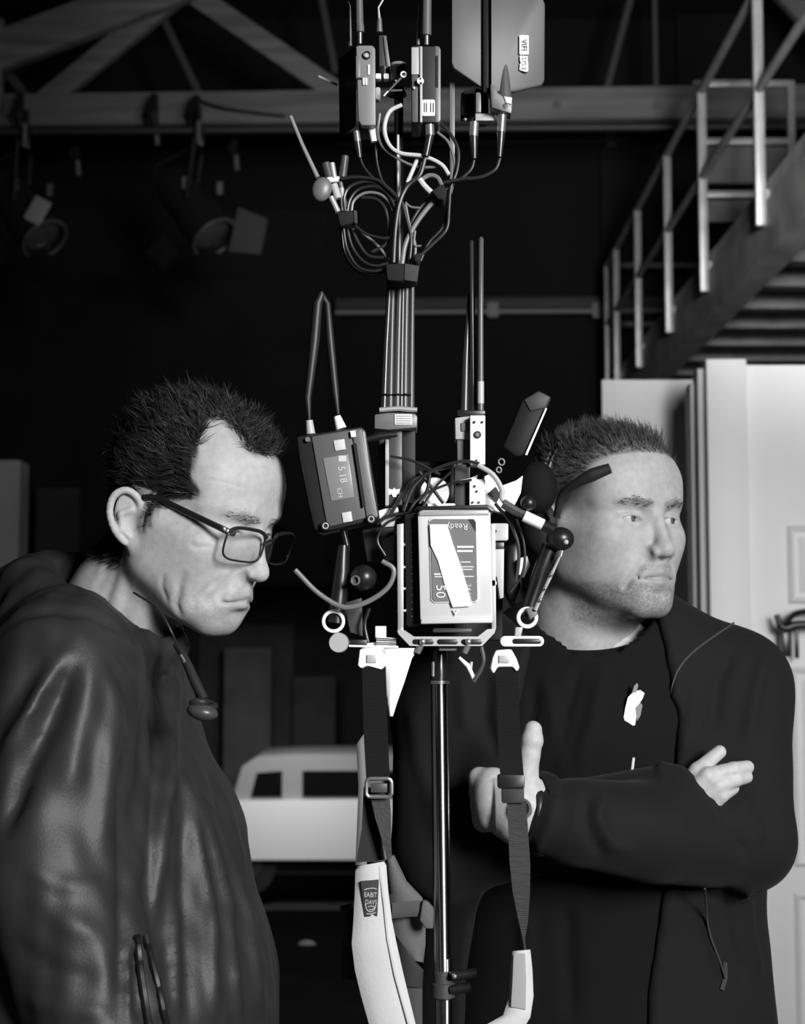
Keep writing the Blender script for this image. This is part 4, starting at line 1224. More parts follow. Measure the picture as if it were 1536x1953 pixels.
# ------------------------------------------------------------------ the camera rig on its stand
BLK = mat('rig_black', 0.012, rough=0.35, spec=0.5)
BLKM = mat('rig_black_matte', 0.014, rough=0.65)
GRY = mat('rig_grey', 0.16, rough=0.45, metal=0.2)
DGRY = mat('rig_dark_grey', 0.05, rough=0.45)
SIL = mat('rig_silver', 0.62, rough=0.25, metal=0.85)
SILM = mat('rig_satin', 0.50, rough=0.4, metal=0.5)
WHT = mat('rig_white', 0.93, rough=0.4)
LGT = mat('rig_light_grey', 0.42, rough=0.45)
CAB = mat('cable_black', 0.020, rough=0.28, spec=0.6)
CABG = mat('cable_grey', 0.16, rough=0.35)
CABW = mat('cable_pale', 0.55, rough=0.4)
SLV = mat('cable_sleeve', 0.06, rough=0.35)
D0 = 1.62

def plate(pts, d, t, name, m, parent, bev=0.0006, **kw):
    """outline in pixels at depth d (or per point), thickness t backwards, softened edges"""
    ps = [P(p[0], p[1], p[2] if len(p) > 2 else d) for p in pts]
    n = len(ps)
    bm = bmesh.new()
    fr = [bm.verts.new(p) for p in ps]; bk = [bm.verts.new(p + Vector((0, t, 0))) for p in ps]
    bm.faces.new(fr); bm.faces.new(bk[::-1])
    for i in range(n): bm.faces.new((fr[i], bk[i], bk[(i + 1) % n], fr[(i + 1) % n]))
    bmesh.ops.recalc_face_normals(bm, faces=bm.faces[:])
    if bev: bmesh.ops.bevel(bm, geom=bm.edges[:], offset=bev, segments=2, profile=0.5, affect='EDGES', clamp_overlap=True)
    bm.verts.index_update()
    mb = MB(); mb.add([v.co for v in bm.verts], [[v.index for v in f.verts] for f in bm.faces]); bm.free()
    return mb.build(name, m, parent, **kw)

def rect(x0, y0, x1, y1): return [(x0, y0), (x1, y0), (x1, y1), (x0, y1)]
def rrect(x0, y0, x1, y1, r, n=4):
    out = []
    for cx, cy, a0 in ((x1 - r, y0 + r, -90), (x1 - r, y1 - r, 0), (x0 + r, y1 - r, 90), (x0 + r, y0 + r, 180)):
        for i in range(n + 1):
            a = math.radians(a0 + 90 * i / n); out.append((cx + r * math.cos(a), cy + r * math.sin(a)))
    return out
def thing(name, px, py, d, label, cat, group=None, **kw): return empty(name, P(px, py, d), label, cat, group, **kw)
def tubep(pts, r_px, name, m, parent, d=D0, n=10, sp=0, **kw):
    ps = PL(pts, d)
    if sp: ps = spline(ps, sp)
    r = [x / F_PX * d for x in r_px] if isinstance(r_px, (list, tuple)) else r_px / F_PX * d
    if isinstance(r, list) and len(r) != len(ps):
        r = [float(np.interp(i / (len(ps) - 1), np.linspace(0, 1, len(r)), r)) for i in range(len(ps))]
    return MB().tube(ps, r, n).build(name, m, parent, **kw)
def ballp(px, py, d, r, name, m, parent, sc=(1, 1, 1)): return MB().ball(P(px, py, d), r / F_PX * d, 12, sc).build(name, m, parent)
def discp(px, py, d, r, t, name, m, parent, n=24):
    c = P(px, py, d); rr = r / F_PX * d
    return MB().lathe(c + Vector((0, t, 0)), c, [(0, rr * 0.96), (t * 0.1, rr), (t * 0.85, rr), (t, rr * 0.92)], n).build(name, m, parent)
def ringp(px, py, d, R, r, name, m, parent, axis=(0, 1, 0.1)): return MB().ring(P(px, py, d), axis, R / F_PX * d, r / F_PX * d).build(name, m, parent)
def Z(x, y): return (540 + x / 2.954, y / 2.954)
def Y2(x, y): return (540 + x / 2.648, 520 + y / 2.648)
def Y3(x, y): return (540 + x / 2.648, 860 + y / 2.648)

# ---- stand
def chrome():
    m = mat('chrome', 0.6, rough=0.30, metal=1.0)
    b = m.node_tree.nodes['Principled BSDF']
    b.inputs['Anisotropic'].default_value = 0.92
    b.inputs['Anisotropic Rotation'].default_value = 0.25
    t = m.node_tree.nodes.new('ShaderNodeTangent'); t.direction_type = 'RADIAL'; t.axis = 'Z'
    m.node_tree.links.new(t.outputs[0], b.inputs['Tangent'])
    return m
st = empty('light_stand', (P(841, 1600, 1.66).x, 1.66, 0.0), 'chrome tripod stand carrying the camera rig', 'stand')
tubep([(838, 1302), (845, 1850)], [16.5, 16.5], 'column', chrome(), st, 1.66, 28)
tubep([(845, 1895), (850, 2400)], 14, 'lower_column', MATS['chrome'], st, 1.66, 24)
tubep([(838, 1240), (838, 1304)], [15, 18], 'top_spigot', mat('smoked_metal', 0.10, rough=0.2, metal=0.8), st, 1.66, 20)
tubep([(838, 1298), (838, 1304)], 20, 'top_ring', SIL, st, 1.66, 24)
tubep([(826, 1262), (826, 1290)], 3.5, 'spigot_screw', SIL, st, 1.645, 8)
MB().lathe(P(845, 1850, 1.66), P(846, 1905, 1.66), [(0, 0.009), (0.001, 0.0105), (0.012, 0.0105), (0.013, 0.0125), (0.027, 0.0125), (0.029, 0.009)], 24).build('collar', DGRY, st)
for y, L in ((1862, 52), (1888, 40)):
    tubep([(858, y), (858 + L, y - 6)], [8, 11], 'clamp_knob', BLK, st, 1.65, 12)
ballp(867, 1862, 1.640, 5, 'clamp_screw', SIL, st)
zb = P(850, 2400, 1.66).z
for a in (270, 45, 135):
    f = Vector((math.cos(math.radians(a)), math.sin(math.radians(a)), 0)); c = Vector((st.location.x + 0.004, 1.66, 0))
    MB().tube([c + Vector((0, 0, zb + 0.05)) + f * 0.012, c + f * 0.14 + Vector((0, 0, 0.02))], 0.009, 8).build('leg', MATS['chrome'], st)
MB().cyl((st.location.x + 0.004, 1.66, 0.25), (st.location.x + 0.004, 1.66, zb + 0.3), 0.0085, n=16).build('lower_column', MATS['chrome'], st)

# ---- cage and camera
rig = thing('camera_rig', 850, 1230, 1.66, 'black film camera rig with caged body, side handles and rails', 'camera rig')
plate(rect(700, 1012, 960, 1222), 1.685, 0.11, 'camera_body', BLKM, rig, 0.004)
plate([(757, 1000), (770, 998), (770, 1205), (759, 1204)], 1.60, 0.012, 'cage_upright', SILM, rig)
plate([(937, 998), (945, 1000), (947, 1200), (938, 1202)], 1.60, 0.012, 'cage_upright', SILM, rig)
for y in (1036, 1079, 1120, 1162): plate(rect(757, y, 784, y + 5), 1.603, 0.010, 'cage_rung', SILM, rig)
def slotted(outer, slots, d, t, name, m):
    """plate with slots: outer outline split into bars round the slots"""
    x0, x1 = min(p[0] for p in outer), max(p[0] for p in outer)
    y0, y1 = min(p[1] for p in outer), max(p[1] for p in outer)
    me = MB().prism([P(x, y, d) for x, y in outer], (0, t, 0))
    o = me.build(name, m, rig)
    for s in slots: plate(rrect(*s, min(s[3] - s[1], s[2] - s[0]) / 2 - 0.3, 3), d - 0.0006, 0.002, 'slot', BLK, o)
    return o
bpl = slotted([(758, 1202), (772, 1202), (790, 1214), (912, 1214), (930, 1200), (946, 1199), (944, 1207), (920, 1232), (782, 1232), (760, 1209)], [(787, 1219, 828, 1229), (834, 1219, 874, 1229), (880, 1219, 920, 1229)], 1.595, 0.02, 'base_plate', SILM)
for x in (806, 893): ballp(x, 1224, 1.592, 6, 'base_screw', SIL, bpl, (1, 0.6, 1))
plate(rrect(826, 1198, 900, 1206, 3), 1.598, 0.01, 'battery_latch', DGRY, rig)
plate(rect(838, 1233, 877, 1241), 1.61, 0.05, 'mount_plate', LGT, rig)
for x in (802, 892): tubep([(x, 1230), (x - 6, 1246)], [8, 6], 'wing_screw', GRY, rig, 1.60)
tubep([(876, 1254), (893, 1270), (903, 1292)], [3, 5, 4], 'release_lever', WHT, rig, 1.60)
tubep([(900, 1262), (897, 1280), (902, 1295)], [3, 4, 3], 'release_lever', SILM, rig, 1.60)
# left arm: handle, rings, disc and rod
tubep([(655, 1040), (652, 1090), (641, 1188)], [10, 15, 17], 'side_handle', BLK, rig, 1.61, 16)
ballp(694, 1102, 1.60, 25, 'rosette_knob', BLK, rig)
ringp(678, 1107, 1.580, 8, 2.2, 'knob_rim', GRY, rig, (0.4, 1, 0))
discp(678, 1107, 1.582, 7, 0.006, 'knob_face', DGRY, rig)
ringp(636, 1185, 1.60, 19, 3.6, 'clamp_ring', WHT, rig)
discp(646, 1226, 1.595, 19.5, 0.018, 'rod_end_disc', SILM, rig, 32)
plate(rect(664, 1220, 700, 1233), 1.60, 0.02, 'rod', BLK, rig)
tubep([(666, 1232), (760, 1234)], 2.2, 'rod_edge', WHT, rig, 1.597)
plate([(656, 1150), (690, 1140), (692, 1214), (668, 1206)], 1.625, 0.02, 'side_plate', DGRY, rig)
plate(rect(716, 1194, 737, 1218), 1.61, 0.02, 'white_block', WHT, rig)
for i in range(5): plate([(718, 1214 + i * 4), (756, 1217 + i * 3.5), (756, 1218.5 + i * 3.5), (718, 1216 + i * 4)], 1.606, 0.01, 'cooling_fin', LGT if i % 2 else WHT, rig, 0.0)
plate([(688, 1228), (742, 1222), (745, 1242), (690, 1246)], 1.612, 0.012, 'strap_bracket', WHT, rig)
tubep([(655, 1012), (662, 1040), (660, 1075)], [7, 6, 7], 'handle_joint', BLK, rig, 1.62)
plate([(690, 1010), (752, 1000), (752, 1070), (700, 1072)], 1.66, 0.03, 'side_module', DGRY, rig, 0.002)
plate([(728, 1030), (753, 1018), (753, 1070), (735, 1068)], 1.655, 0.01, 'module_cover', LGT, rig, 0.002)
plate([(655, 1010), (662, 1006), (664, 1100), (656, 1100)], 1.64, 0.01, 'side_bar', GRY, rig)
tubep([(716, 985), (738, 976), (760, 972)], [9, 7, 5], 'module_arm', WHT, rig, 1.64)
plate([(726, 990), (756, 984), (752, 1004), (728, 1006)], 1.62, 0.012, 'module_foot', LGT, rig)
# right arm
tubep([(1050, 1042), (1030, 1095), (1004, 1176)], [16, 15, 14], 'side_handle', BLK, rig, 1.62, 16)
tubep([(1068, 1062), (1050, 1100), (1036, 1130), (1021, 1164)], [2.2, 4, 3, 4.5], 'handle_strip', SILM, rig, 1.59, 8)
for x, y in ((1052, 1096), (1040, 1122), (1031, 1144)): ballp(x, y, 1.586, 4, 'strip_stud', SIL, rig)
ballp(1069, 1028, 1.61, 27, 'ball_head', BLK, rig, (1, 1, 0.85))
ballp(1080, 1034, 1.575, 5, 'ball_glint', LGT, rig)  # light grey bead imitates a glint on the black ball
tubep([(1072, 1050), (1069, 1062)], 5, 'ball_pin', SIL, rig, 1.60)
tubep([(1000, 984), (1036, 1001)], 11, 'white_coupler', WHT, rig, 1.60, 18)
tubep([(1036, 1001), (1056, 1012)], [10, 14], 'coupler_sleeve', BLK, rig, 1.605, 16)
ballp(1008, 960, 1.60, 15, 'lock_knob', BLK, rig)
ringp(1006, 1178, 1.60, 17, 4, 'clamp_ring', WHT, rig)
plate([(1004, 1160), (1022, 1156), (1026, 1172), (1012, 1182)], 1.592, 0.012, 'ring_lug', GRY, rig)
plate([(984, 1196), (998, 1196), (994, 1214), (982, 1216)], 1.60, 0.012, 'ring_stem', LGT, rig)
rl = plate(rrect(955, 1213, 1038, 1233, 9), 1.60, 0.014, 'slotted_rail', WHT, rig, 0.001)
plate(rrect(978, 1218, 1033, 1228, 4.5), 1.5992, 0.002, 'slot', BLK, rl)
plate(rrect(938, 998, 970, 1031, 4), 1.61, 0.03, 'hinge_block', LGT, rig, 0.002)
discp(945, 1013, 1.606, 3, 0.004, 'hinge_hole', BLK, rig)
plate(rect(938, 1034, 962, 1048), 1.612, 0.02, 'hinge_gap', BLK, rig)
plate([(938, 1048), (962, 1046), (961, 1140), (954, 1142), (948, 1100), (938, 1098)], 1.612, 0.02, 'side_cheek', LGT, rig)
discp(942, 1112, 1.60, 6, 0.006, 'side_screw', WHT, rig)
plate([(966, 1040), (990, 1030), (996, 1120), (980, 1160), (966, 1130)], 1.65, 0.04, 'side_body', BLK, rig, 0.004)
plate([(988, 1066), (1006, 1060), (1012, 1078), (1000, 1102), (990, 1096)], 1.64, 0.01, 'white_flag', WHT, rig)
# upper bridge: white brackets and housings
discp(829, 938, 1.635, 29, 0.03, 'white_dome', WHT, rig, 28)
plate(rrect(816, 960, 869, 971, 3), 1.63, 0.02, 'bridge_bar', WHT, rig)
plate(rrect(896, 914, 926, 976, 2), 1.62, 0.02, 'white_upright', WHT, rig, 0.001)
for x, y in ((906, 927), (902, 958), (914, 958), (910, 937)): discp(x, y, 1.618, 2.2, 0.004, 'upright_hole', BLK, rig, 10)
plate([(924, 908), (944, 900), (958, 926), (985, 916), (998, 906), (994, 940), (982, 964), (958, 978), (940, 974), (926, 978)], 1.63, 0.02, 'white_bracket', WHT, rig, 0.001)
plate([(930, 942), (946, 928), (956, 944), (948, 958)], 1.627, 0.004, 'bracket_window', BLK, rig, 0)
plate([(876, 916), (896, 912), (912, 905), (910, 914), (878, 922)], 1.622, 0.01, 'white_tab', WHT, rig)
plate(rrect(868, 886, 897, 968, 3), 1.63, 0.04, 'bridge_post', DGRY, rig, 0.001)
plate(rrect(790, 880, 870, 968, 6), 1.70, 0.05, 'rear_housing', BLK, rig, 0.003)
for x, y, r in ((957, 881, 6), (952, 896, 5)): ringp(x, y, 1.62, r, 1.6, 'wire_loop', SILM, rig, (0.5, 1, 0.3))
MB().ball(P(1026, 930, 1.71), 0.024, 14, (0.9, 0.6, 1.2)).build('side_housing', mat('housing_black', 0.003, rough=0.8, spec=0.2), rig)
ld = ballp(972, 855, 1.655, 5, 'status_lamp', mat('lamp_glow', 0.9, emit=14.0), rig)

# ---- battery with label and tape
bat = thing('battery_pack', 870, 1190, 1.60, 'grey camera battery with a dark printed label crossed by white tape', 'battery')
plate([(772, 982), (800, 976), (803, 1192), (776, 1196)], 1.60, 0.05, 'dark_side', BLK, bat, 0.003)
plate([(797, 977), (806, 973), (928, 972), (936, 978), (941, 1184), (938, 1188), (804, 1190), (802, 1186)], 1.585, 0.05, 'case', mat('battery_grey', 0.56, rough=0.4, var=0.04, vscale=40), bat, 0.003)
plate([(799, 975), (932, 972), (934, 982), (800, 984)], 1.583, 0.02, 'top_lip', mat('battery_lip', 0.34, rough=0.35), bat, 0.001)
plate([(804, 1180), (939, 1177), (940, 1188), (803, 1190)], 1.582, 0.02, 'bottom_lip', mat('battery_lip2', 0.55, rough=0.35), bat, 0.001)
plate([(794, 966), (930, 962), (944, 974), (940, 978), (928, 972), (800, 975)], 1.588, 0.04, 'seal', BLK, bat, 0.001)
for i in range(14): discp(786, 1000 + i * 13.5, 1.5995, 1.3, 0.001, 'vent_dot', GRY, bat, 8)
lab = plate([(818, 992), (824, 987), (905, 987), (911, 993), (914, 1144), (909, 1149), (828, 1150), (822, 1145)], 1.5835, 0.003, 'label_border', mat('label_white', 0.62, rough=0.5), bat, 0.0004)
plate([(821, 994), (826, 990), (903, 990), (908, 996), (911, 1142), (907, 1146), (830, 1147), (825, 1142)], 1.5825, 0.002, 'label_panel', mat('label_grey', 0.16, rough=0.3), lab, 0)
plate([(893, 990), (904, 990), (908, 996), (908, 1014)], 1.5820, 0.001, 'label_corner', BLK, lab, 0)
tape = plate([(820, 1000), (853, 1000), (864, 1036), (880, 1080), (901, 1152), (896, 1156), (864, 1158), (850, 1120), (836, 1070), (822, 1040)], 1.5810, 0.0012, 'white_tape', mat('tape_white', 0.86, rough=0.6), bat, 0)
PR = mat('label_print', 0.66, rough=0.5)
def on_label(txt, px, py, size_px, rot, name='label_print', d=1.5817, par=None, m=None, sx=1.0):
    mw = Matrix.Translation(P(px, py, d)) @ Matrix.Rotation(math.pi / 2, 4, 'X') @ Matrix.Rotation(math.radians(rot), 4, 'Z') @ Matrix.Diagonal((sx, 1, 1, 1))
    return text_obj(txt, name, m or PR, size_px / F_PX * d, mw, par or lab)
on_label('50', 840, 1128, 26, -90)
on_label('Ready', 872, 1004, 17, 180)
on_label('24 V', 893, 1126, 14, -90)
for x0, x1, y, h in ((872, 904, 1043, 4), (872, 902, 1051, 4), (879, 898, 1072, 2), (881, 904, 1081, 2), (882, 902, 1086, 2), (886, 904, 1099.5, 2), (828, 841, 1095, 3), (829, 843, 1100, 2)):
    plate(rect(x0, y - h / 2, x1, y + h / 2), 1.5818, 0.0004, 'label_line', PR, lab, 0)
plate([(864, 1163), (869, 1174), (875, 1163), (872, 1163), (869, 1169), (867, 1163)], 1.5815, 0.001, 'release_arrow', PR, bat, 0)

# ---- receiver box on the left arm
rx = thing('receiver_box', 660, 1010, 1.58, 'tilted grey wireless receiver box with a small screen and twin paddle antennas', 'receiver')
plate([(566, 832), (690, 813), (698, 822), (724, 984), (718, 992), (612, 1016), (600, 1010), (568, 850)], 1.585, 0.045, 'case', mat('receiver_black', 0.02, rough=0.35), rx, 0.003)
plate([(594, 832), (690, 816), (718, 984), (624, 1006)], 1.5825, 0.01, 'front_panel', mat('receiver_grey', 0.10, rough=0.4), rx, 0.0015)
plate([(672, 830), (690, 816), (722, 986), (700, 990)], 1.580, 0.008, 'side_rail', GRY, rx, 0.0015)
plate([(674, 846), (680, 845), (698, 964), (692, 968)], 1.5785, 0.004, 'rail_groove', BLK, rx, 0)
plate([(616, 874), (664, 866), (676, 948), (632, 956)], 1.5815, 0.002, 'screen', mat('screen_grey', 0.22, rough=0.25), rx, 0.0004)
scr = rx.children[-1]
def on_rx(txt, px, py, sz): 
    mw = Matrix.Translation(P(px, py, 1.5812)) @ Matrix.Rotation(math.pi / 2, 4, 'X') @ Matrix.Rotation(math.radians(-80), 4, 'Z')
    return text_obj(txt, 'screen_text', mat('screen_print', 0.55, rough=0.5), sz / F_PX * 1.58, mw, scr)
on_rx('5.18', 653, 905, 19); on_rx('CH', 648, 940, 13)
plate(rect(646, 869, 661, 880), 1.5812, 0.001, 'screen_icon', mat('screen_print', 0.55), scr, 0)
plate([(636, 840), (657, 837), (660, 857), (640, 860)], 1.5810, 0.002, 'white_sticker', mat('sticker', 0.55, rough=0.6), rx, 0.0003)
plate([(652, 978), (670, 975), (673, 994), (655, 997)], 1.5810, 0.002, 'white_sticker', MATS['sticker'], rx, 0.0003)
for x, y in ((621, 1003), (708, 990)):
    discp(x, y, 1.578, 9, 0.008, 'corner_pad', BLK, rx); ringp(x, y, 1.577, 5, 1.4, 'corner_screw', LGT, rx)
discp(587, 838, 1.580, 5, 0.006, 'corner_screw', GRY, rx)
plate([(668, 822), (678, 821), (679, 833), (670, 834)], 1.578, 0.003, 'corner_tag', WHT, rx, 0.0003)
ANT = mat('antenna_grey', 0.016, rough=0.5)
tubep([(590, 800), (587, 760), (600, 650), (606, 580), (614, 560)], [3, 7, 10, 9, 6], 'paddle_antenna', ANT, rx, 1.60, 12)
tubep([(645, 790), (640, 750), (630, 650), (625, 580), (612, 558)], [3, 7, 8, 6, 5], 'paddle_antenna', ANT, rx, 1.605, 12)
tubep([(590, 802), (593, 828)], [7, 9], 'antenna_plug', LGT, rx, 1.60, 12)
tubep([(643, 794), (651, 818)], [7, 11], 'antenna_plug', WHT, rx, 1.595, 12)
tubep([(700, 838), (725, 832), (758, 828)], [6, 8, 5], 'support_arm', BLK, rx, 1.61, 10)

# ---- mast with sleeved cables
ms = thing('antenna_mast', 760, 965, 1.65, 'tall black mast wrapped with sleeved cables above the camera', 'mast')
tubep([(762, 965), (762, 820)], 14, 'lower_tube', BLK, ms, 1.66, 16)
tubep([(760, 800), (761, 170)], [10, 9], 'upper_tube', BLK, ms, 1.655, 14)
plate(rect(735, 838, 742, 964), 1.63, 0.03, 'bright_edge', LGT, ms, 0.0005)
plate(rect(742, 820, 768, 964), 1.635, 0.03, 'front_channel', DGRY, ms, 0.002)
plate(rect(768, 816, 793, 960), 1.645, 0.03, 'rear_channel', BLKM, ms, 0.002)
plate(rect(722, 836, 735, 960), 1.645, 0.03, 'rear_channel', BLKM, ms, 0.002)
plate([(714, 790), (738, 786), (790, 786), (797, 794), (796, 816), (742, 820), (714, 818)], 1.625, 0.05, 'clamp_block', GRY, ms, 0.002)
plate(rect(753, 790, 786, 810), 1.6235, 0.003, 'grille', WHT, ms, 0.0004)
for i in range(4): plate(rect(755, 793 + i * 4.4, 784, 794.3 + i * 4.4), 1.6232, 0.001, 'grille_slot', DGRY, ms, 0)
plate([(742, 932), (749, 934), (752, 930), (756, 934), (763, 932), (763, 944), (758, 942), (756, 948), (750, 948), (747, 942), (742, 944)], 1.633, 0.003, 'white_emblem', WHT, ms, 0)
for (xt, xb, rt, rb, mm) in ((744, 732, 5, 8, CAB), (750, 744, 5, 7.5, SLV), (763, 757, 6, 9, SLV), (776, 772, 5.5, 8, SLV), (787, 784, 4.5, 7, SLV), (769, 765, 5, 7, CAB)):
    tubep([(xt, 536), (lerp(xt, xb, 0.6), 660), (xb, 782)], [rt, (rt + rb) / 2, rb], 'sleeved_cable', mm, ms, 1.63, 12)
tubep([(724, 782), (760, 779), (796, 782)], 5, 'cable_collar', SILM, ms, 1.622, 10)
for x0 in (738, 757, 775): ringp(x0, 754, 1.628, 9, 1.6, 'cable_band', BLK, ms, (0, 0.1, 1))

# ---- paired whip antennas on a white block
wa = thing('whip_antennas', 905, 885, 1.63, 'pair of slim black rod antennas on a white block above the camera', 'antenna')
tubep([(917, 790), (917, 600), (918, 456), (918, 452)], [6.5, 5.5, 5, 2], 'rod_antenna', mat('rod_lit', 0.09, rough=0.35), wa, 1.635, 14)  # lighter base colour paints a highlight into this rod
tubep([(903, 790), (901, 600), (900, 462), (900, 458)], [6, 5.5, 5, 2], 'rod_antenna', mat('rod_black', 0.03, rough=0.3), wa, 1.645, 14)
tubep([(886, 790), (889, 680), (896, 560)], [10, 8, 3], 'antenna_sleeve', MATS['rod_black'], wa, 1.65, 12)
tubep([(917, 770), (917, 728)], 6.8, 'rod_band', LGT, wa, 1.635, 14)
plate([(868, 797), (897, 792), (897, 838), (869, 838)], 1.635, 0.03, 'block_side', LGT, wa, 0.001)
plate([(872, 838), (897, 838), (897, 888), (873, 888)], 1.638, 0.03, 'block_side', GRY, wa, 0.001)
plate(rect(880, 806, 893, 822), 1.633, 0.004, 'side_recess', GRY, wa, 0.0005)
fb = plate(rect(897, 792, 926, 886), 1.622, 0.03, 'block_face', WHT, wa, 0.001)
for x, y, r in ((905, 805, 2.6), (920, 805, 2.6), (911, 829, 7.5), (909, 878, 2.2)): discp(x, y, 1.6205, r, 0.003, 'block_hole', BLK, fb, 14)
discp(911, 829, 1.6195, 4, 0.003, 'block_screw', GRY, fb, 12)
plate(rect(872, 782, 926, 792), 1.63, 0.03, 'block_cap', BLK, wa, 0.001)

# ---- black slab monitor
mo = thing('monitor_slab', 1000, 870, 1.64, 'tilted black slab-shaped monitor seen edge-on beside the crossed-arm man', 'monitor')
plate([(996, 762), (1028, 743), (1054, 757), (1005, 868), (985, 872), (960, 852)], 1.64, 0.03, 'housing', mat('slab_black', 0.006, rough=0.6, spec=0.25), mo, 0.003)
plate([(1000, 762), (1028, 746), (1050, 757), (1040, 778), (1012, 784)], 1.638, 0.006, 'top_cap', mat('slab_cap', 0.03, rough=0.6), mo, 0.001)
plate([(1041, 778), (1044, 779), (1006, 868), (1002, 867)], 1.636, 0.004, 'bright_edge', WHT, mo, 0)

# ---- tower of transmitters
def Rz(a): return Matrix.Rotation(math.radians(a), 3, 'Z')
tl = thing('transmitter', 690, 240, 1.60, 'grey belt-pack transmitter with a round dial, on the mast beside its dark side', 'transmitter', 'transmitters on the mast')
plate([(679, 88), (684, 86), (711, 86), (716, 92), (717, 239), (690, 239), (684, 230)], 1.60, 0.012, 'front_case', mat('tx_grey', 0.20, rough=0.45), tl, 0.002)
plate([(679, 87, 1.602), (680, 238, 1.602), (648, 263, 1.668), (646, 113, 1.668)], 1.60, 0.004, 'side_case', GRY, tl, 0.0006)
plate([(681, 90), (715, 90), (714, 236), (684, 236)], 1.612, 0.055, 'rear_case', DGRY, tl, 0.001)
ringp(700, 105, 1.598, 6.5, 1.6, 'dial', BLK, tl); discp(700, 105, 1.5985, 5, 0.003, 'dial_face', LGT, tl)
plate(rect(702, 123, 705.5, 142), 1.5985, 0.002, 'display_bar', WHT, tl, 0)
for x in (694, 699): plate(rrect(x - 1.8, 148, x + 1.8, 162, 1.5, 2), 1.598, 0.002, 'switch', WHT, tl, 0)
plate([(679, 106), (687, 109), (687, 148), (679, 148)], 1.5985, 0.003, 'grip', GRY, tl, 0.0004)
plate(rect(679, 148, 692, 151), 1.5983, 0.002, 'seam', BLK, tl, 0)
for a, b in ((192, 205), (205, 218), (218, 230)):
    plate([(650, a + 14, 1.664), (676, a, 1.606), (676, a + 4, 1.606), (650, a + 19, 1.664)], 1.6, 0.001, 'side_stripe', GRY, tl, 0)
tubep([(687, 84), (687, 60)], 4, 'antenna_base', SIL, tl, 1.615, 12)
tubep([(687, 62), (687, 52), (686, 44), (685, -30)], [8.5, 8.5, 8, 7], 'antenna', mat('antenna_mid', 0.10, rough=0.45), tl, 1.615, 14)
tubep([(667, 88), (668, 66), (668, 12), (664, 2)], [5, 3.5, 1.4, 1.4], 'wire_antenna', SIL, tl, 1.64, 8)
tm = thing('rod_antenna_base', 730, 130, 1.66, 'tapered dark antenna base with a silver nut between the two transmitters', 'antenna')
plate([(722, 66), (737, 66), (746, 128), (723, 130)], 1.655, 0.02, 'tapered_body', DGRY, tm, 0.002)
plate([(731, 68), (737, 67), (745, 126), (738, 128)], 1.653, 0.004, 'lit_face', GRY, tm, 0.0005)  # lighter grey overlay paints the lit side of the tapered body
tubep([(724, 62), (724, 36)], [7, 5], 'nut', SIL, tm, 1.66, 10)
tubep([(724, 38), (722, 15), (735, -8)], [3, 2, 2], 'whip', LGT, tm, 1.66, 8)
tubep([(732, 130), (732, 150)], 13, 'base_ring', BLK, tm, 1.66, 14)
for x in (722, 737): plate(rrect(x - 5, 140, x + 5, 150, 2), 1.645, 0.01, 'base_nut', WHT, tm, 0.0006)
tr_ = thing('transmitter', 812, 232, 1.60, 'dark slim transmitter with a printed label, nearest the flat panel antenna', 'transmitter', 'transmitters on the mast')
plate([(785, 88), (804, 87), (803, 233), (786, 233)], 1.602, 0.05, 'side_case', mat('tx_dark_grey', 0.10, rough=0.4), tr_, 0.0015)
plate(rect(785, 90, 801, 142), 1.600, 0.004, 'side_plate', LGT, tr_, 0.0006)
plate(rect(801, 88, 806, 233), 1.598, 0.008, 'edge_strip', LGT, tr_, 0.0006)
plate(rect(805, 88, 831, 233), 1.600, 0.045, 'face', BLKM, tr_, 0.001)
plate([(829, 87), (838, 88), (841, 94), (841, 228), (838, 233), (829, 233)], 1.602, 0.04, 'clip_rail', GRY, tr_, 0.001)
plate(rect(832, 106, 836, 166), 1.6005, 0.004, 'clip_slot', BLK, tr_, 0)
plate(rrect(806, 190, 830, 221, 3), 1.5985, 0.002, 'label', WHT, tr_, 0)
lb2 = tr_.children[-1]
for x in (809, 813, 821, 826): plate(rect(x, 196, x + 1.6, 214), 1.5980, 0.0004, 'label_line', BLK, lb2, 0)
discp(802, 154, 1.596, 7, 0.003, 'emblem', WHT, tr_); discp(803, 158, 1.5955, 2.2, 0.001, 'emblem_dot', BLK, tr_); discp(802, 150, 1.5955, 2, 0.001, 'emblem_dot', BLK, tr_)
ballp(790, 168, 1.600, 2.5, 'indicator', WHT, tr_)
tubep([(814, 86), (814, 66)], 4.5, 'antenna_base', SIL, tr_, 1.615, 12)
tubep([(814, 68), (814, 48), (814, 44), (815, -30)], [9.5, 9.5, 9.5, 9], 'antenna', MATS['antenna_mid'], tr_, 1.615, 14)
tubep([(798, 86), (799, 58), (800, 20), (801, -10)], [4, 3, 1.3, 1.2], 'wire_antenna', SIL, tr_, 1.625, 8)
# clamp between them
ck = thing('mast_clamp', 760, 170, 1.64, 'black round clamp with a silver lever at the top of the mast', 'clamp')
tubep([(760, 126), (760, 156)], 15, 'drum', DGRY, ck, 1.645, 20)
tubep([(760, 122), (760, 127)], 15.5, 'drum_cap', LGT, ck, 1.645, 20)
tubep([(771, 142), (752, 162), (734, 182)], [4, 3, 3], 'lever', BLK, ck, 1.615, 8)
ringp(770, 142, 1.612, 5, 1.8, 'lever_pivot', WHT, ck); ballp(755, 154, 1.61, 2.5, 'lever_stud', SIL, ck)
tubep([(732, 183), (740, 174)], 2.2, 'lever_tip', SIL, ck, 1.612, 8)
tubep([(757, 168), (757, 182)], [14, 20], 'base_flange', BLK, ck, 1.645, 20)
tubep([(744, 173), (768, 172)], 2, 'flange_rim', GRY, ck, 1.62, 8)
plate(rrect(716, 166, 726, 190, 4), 1.64, 0.01, 'white_stopper', LGT, ck, 0.001)
